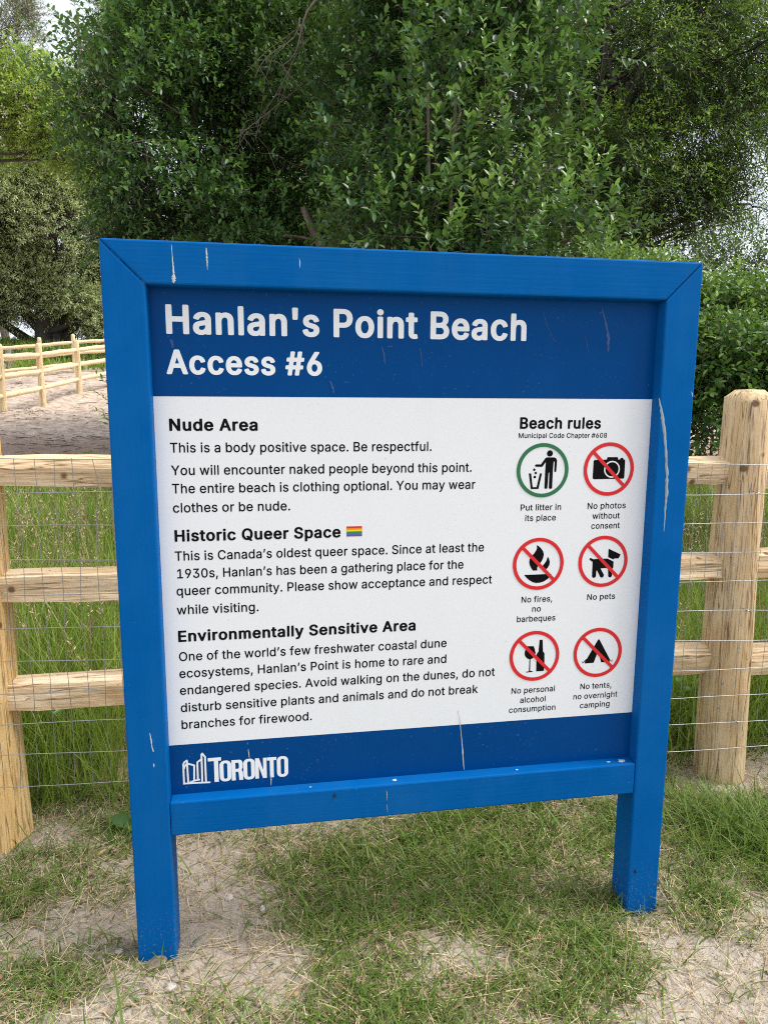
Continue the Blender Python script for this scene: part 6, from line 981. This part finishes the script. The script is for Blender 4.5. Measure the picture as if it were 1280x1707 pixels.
tag(lit.build("leaf_litter", leaf_mat("dead_leaves", [(0, (.13, .07, .04)), (.5, (.30, .17, .09)), (1, (.50, .36, .22))], 0, .7, .2)), "scraps of dead brown leaf scattered in the thin grass", "litter", kind="stuff")
tag(straw.build("dry_straw", M_STRAW), "dead pale straw lying over the sandy ground in front of the fence", "straw", kind="stuff")
meadow_ = MB()
def gap_view(a, c):      # thick where the two openings beside the sign look through, thinner elsewhere
    dd = (c - CAM[1])
    u = (a - CAM[0]) / dd
    return np.where((u < -.22) & (u > -.62), 1.0, np.where((u > .52) & (u < 1.1), 1.0, .22))
def mead(n, y0, y1, hlo, hhi, wlo, whi, tm, per=5, r=.03, x0=-6, x1=6):
    x, y, ci = clump(n, per, x0, x1, y0, y1, lambda a, c: gap_view(a, c) * np.clip(cover(a, c) * 1.3, 0, 1), r)
    h = RNG.uniform(hlo, hhi, n)[ci] * RNG.uniform(.55, 1.15, len(x))
    h = h * np.clip(.35 + (y - .68) / .5, .35, 1)
    blades(meadow_, x, y, h, RNG.uniform(wlo, whi, len(x)), RNG.uniform(.03, .42, len(x)), np.clip(RNG.normal(tm, .17, len(x)) + .35 * (RNG.random(len(x)) < .08), 0, 1), 1.0)
mead(4200, .72, 2.2, .30, .62, .0035, .0065, .45, x0=-2, x1=3.6)
mead(4200, 2.0, 4.2, .30, .60, .005, .009, .5, x0=-3.4, x1=5.2)
mead(3600, 4.0, 6.6, .22, .42, .008, .014, .55, x0=-5, x1=6)
mead(900, 6.4, 8.4, .06, .14, .010, .018, .7, x0=-6.5, x1=4)
tag(meadow_.build("meadow_grass", M_MEADOW), "tall green meadow grass growing behind the split rail fence", "grass", kind="stuff")
gc = MB()
for x0, x1, y0, y1, n_ in ((1.45, 3.2, .78, 2.2, 1500), (-1.4, -.1, .9, 2.4, 350)):
    x, y = scatter(n_, x0, x1, y0, y1, lambda a, c: np.clip((vnoise(np.stack([a * 2.2, c * 2.2, 0 * a + 5], -1)) - .35) * 3, 0, 1)); n_ = len(x); az = RNG.uniform(0, 6.28, n_)
    leaves(gc, np.stack([x, y, gz(x, y) + RNG.uniform(.02, .30, n_)], -1), np.stack([np.cos(az), np.sin(az), RNG.uniform(-.2, .6, n_)], -1), unit(n_) * .4 + [0, 0, 1.], RNG.uniform(.03, .075, n_), RNG.uniform(.016, .034, n_), RNG.uniform(.15, .6, n_), droop=.25)
tag(gc.build("ground_weeds", M_LEAF_BUSH), "low broad leaved weeds mixed into the meadow behind the fence", "weeds", kind="stuff")
seed = MB()
x, y = scatter(1100, -2.5, 4, .85, 3.6, gap_view)
for a, c_ in zip(x, y):
    z0 = float(gz(np.array([a]), np.array([c_]))[0]); h = RNG.uniform(.45, .85); dx, dy = RNG.normal(size=2) * .12
    top = np.array([a + dx, c_ + dy, z0 + h]); mid = np.array([a + dx * .3, c_ + dy * .3, z0 + h * .55])
    tube(seed, [(a, c_, z0), mid, top], [.0013, .0011, .0008], 3, .35)
    n_ = 14; s_ = RNG.uniform(0, .12, n_); p = top - (top - mid) / np.linalg.norm(top - mid) * s_[:, None]
    dd = unit(n_) * [1, 1, .4] + [0, 0, .7]
    leaves(seed, p, dd, unit(n_), RNG.uniform(.010, .024, n_), np.full(n_, .0045), RNG.uniform(.3, .9, n_))
tag(seed.build("seed_heads", M_STRAW), "pale grass stalks with seed heads standing in the meadow behind the fence", "grass", kind="stuff")
dune = MB()
x, y = scatter(9000, -19, -2, 26.8, 37, lambda a, c: np.clip(vnoise(np.stack([a * .7, c * .7, 0 * a], -1)) * 1.6 - .3, 0, 1))
blades(dune, x, y, RNG.uniform(.15, .45, len(x)), RNG.uniform(.03, .06, len(x)), RNG.uniform(.1, .6, len(x)), np.clip(RNG.normal(.4, .2, len(x)), 0, 1))
tag(dune.build("dune_grass", M_MEADOW), "green grass on the rise beyond the far log fences", "grass", kind="stuff")

grit = MB()
x, y = scatter(9000, -1.1, 2.6, -.75, .9, lambda a, c: np.clip(1.0 - cover(a, c), .08, 1))
n_ = len(x); r_ = RNG.uniform(.0007, .0024, n_) * (1 + 1.2 * (RNG.random(n_) < .05)); z = gz(x, y)
V = np.array([(1, 0, 0), (-1, 0, 0), (0, 1, 0), (0, -1, 0), (0, 0, .8), (0, 0, -.8)])[None] * r_[:, None, None] * RNG.uniform(.6, 1.4, (n_, 6, 1)) + np.stack([x, y, z + r_ * .3], -1)[:, None]
F8 = np.array([(0, 2, 4), (2, 1, 4), (1, 3, 4), (3, 0, 4), (2, 0, 5), (1, 2, 5), (3, 1, 5), (0, 3, 5)])
grit.add(V, None, (np.arange(n_)[:, None, None] * 6 + F8[None]).reshape(-1, 3), np.repeat(RNG.uniform(0, 1, n_), 6))
tag(grit.build("grit", leaf_mat("grit_grains", [(0, (.10, .08, .065)), (.5, (.34, .28, .22)), (1, (.62, .57, .50))], 0, .9, .2), None, False), "loose grit and tiny stones strewn on the bare sand", "gravel", kind="stuff")

# broad leaved weeds
for k, (u, v, lab, sc) in enumerate(((212, 1385, "broad leaved weed growing against the left post of the sign", 1.3), (690, 1398, "small broad leaved weed under the middle of the bottom rail", .7), (275, 1440, "small round leaved weed just left of the left leg", .6), (1150, 1060, "leafy weed in the tall grass by the right fence post", 1.4))):
    d = FWD + RIGHT * (u - 640) / FOC + DOWN * (v - 853.5) / FOC; q = CAM + d * (-CAM[2] / d[2])
    if k == 3: q = np.array([2.35, 1.25, 0])
    n_ = 9; az = RNG.uniform(0, 6.28, n_); dd = np.stack([np.cos(az), np.sin(az), RNG.uniform(.3, .9, n_)], -1)
    wm_ = MB(); z0 = float(gz(np.array([q[0]]), np.array([q[1]]))[0])
    leaves(wm_, np.zeros((n_, 3)) + RNG.normal(size=(n_, 3)) * .006, dd, np.tile([0, 0, 1.], (n_, 1)) + RNG.normal(size=(n_, 3)) * .2, RNG.uniform(.05, .10, n_) * sc, RNG.uniform(.025, .04, n_) * sc, RNG.uniform(.2, .6, n_), droop=.3)
    o = wm_.build("weed", M_LEAF_BUSH, None); o.location = (q[0], q[1], z0 + .004); tag(o, lab, "weed")

# stones and a clod
M_STONE, nt, b = new_mat("pale_stone")
s1 = noise(nt, objco(nt), 60, 4)
nt.links.new(ramp(nt, s1, [(0.3, (.30, .28, .26)), (0.7, (.56, .53, .49))]), b.inputs["Base Color"]); b.inputs["Roughness"].default_value = .85
M_CLOD, nt, b = new_mat("earth_clod")
s1 = noise(nt, objco(nt), 90, 5, .7)
nt.links.new(ramp(nt, s1, [(0.3, (.13, .10, .075)), (0.7, (.36, .29, .22))]), b.inputs["Base Color"]); b.inputs["Roughness"].default_value = .95; bump(nt, b, s1, 1, .01)
def stone(u, v, r, lab, mat=M_STONE, name="pebble", cat="pebble", group="pebbles lying in the thin grass", sq=.6):
    d = FWD + RIGHT * (u - 640) / FOC + DOWN * (v - 853.5) / FOC; q = CAM + d * (-CAM[2] / d[2])
    bm = bmesh.new(); bmesh.ops.create_icosphere(bm, subdivisions=3, radius=r)
    sd = RNG.uniform(0, 20, 3); rx = RNG.uniform(.75, 1.3)
    for vv in bm.verts:
        n_ = vnoise((np.array(vv.co) / r * 1.1 + sd)[None])[0]; n2_ = vnoise((np.array(vv.co) / r * 3 + sd)[None])[0]
        vv.co *= .75 + .45 * n_ + (.25 if mat is M_CLOD else .08) * n2_; vv.co.z *= sq; vv.co.x *= rx
    for f_ in bm.faces: f_.smooth = True
    me = bpy.data.meshes.new(name); bm.to_mesh(me); bm.free(); me.materials.append(mat)
    o = link(name, me, None, (q[0], q[1], float(gz(np.array([q[0]]), np.array([q[1]]))[0]) + r * sq * .45))
    return tag(o, lab, cat, group)
stone(605, 1406, .010, "pale pebble under the middle of the bottom rail, left of the grey egg shaped one")
stone(725, 1414, .011, "grey egg shaped pebble under the bottom rail")
stone(645, 1452, .008, "small light pebble in the green patch below the rail pebbles")
stone(382, 1492, .012, "whitish pebble on bare sand right of the left leg")
stone(438, 1516, .011, "pale angular pebble at the edge of the bare sand and the green patch")
stone(200, 1597, .009, "small white pebble just left of the foot of the left leg")
stone(284, 1655, .012, "grey blue pebble on the sand in front of the left leg")
stone(1006, 1572, .010, "white pebble on the bare ground left of the foot of the right leg")
stone(628, 1565, .009, "white pebble low in the middle of the picture among dry straw")
stone(288, 1405, .014, "sandy pebble beside the broad leaved weed near the left post")
stone(1195, 1320, .010, "pale pebble in the sand at the foot of the right fence post")
stone(262, 1617, .024, "crumbly brown clod of earth at the foot of the left leg", M_CLOD, "earth_clod", "clod", None, .5)
print("leaves", LEAF_CNT[0])
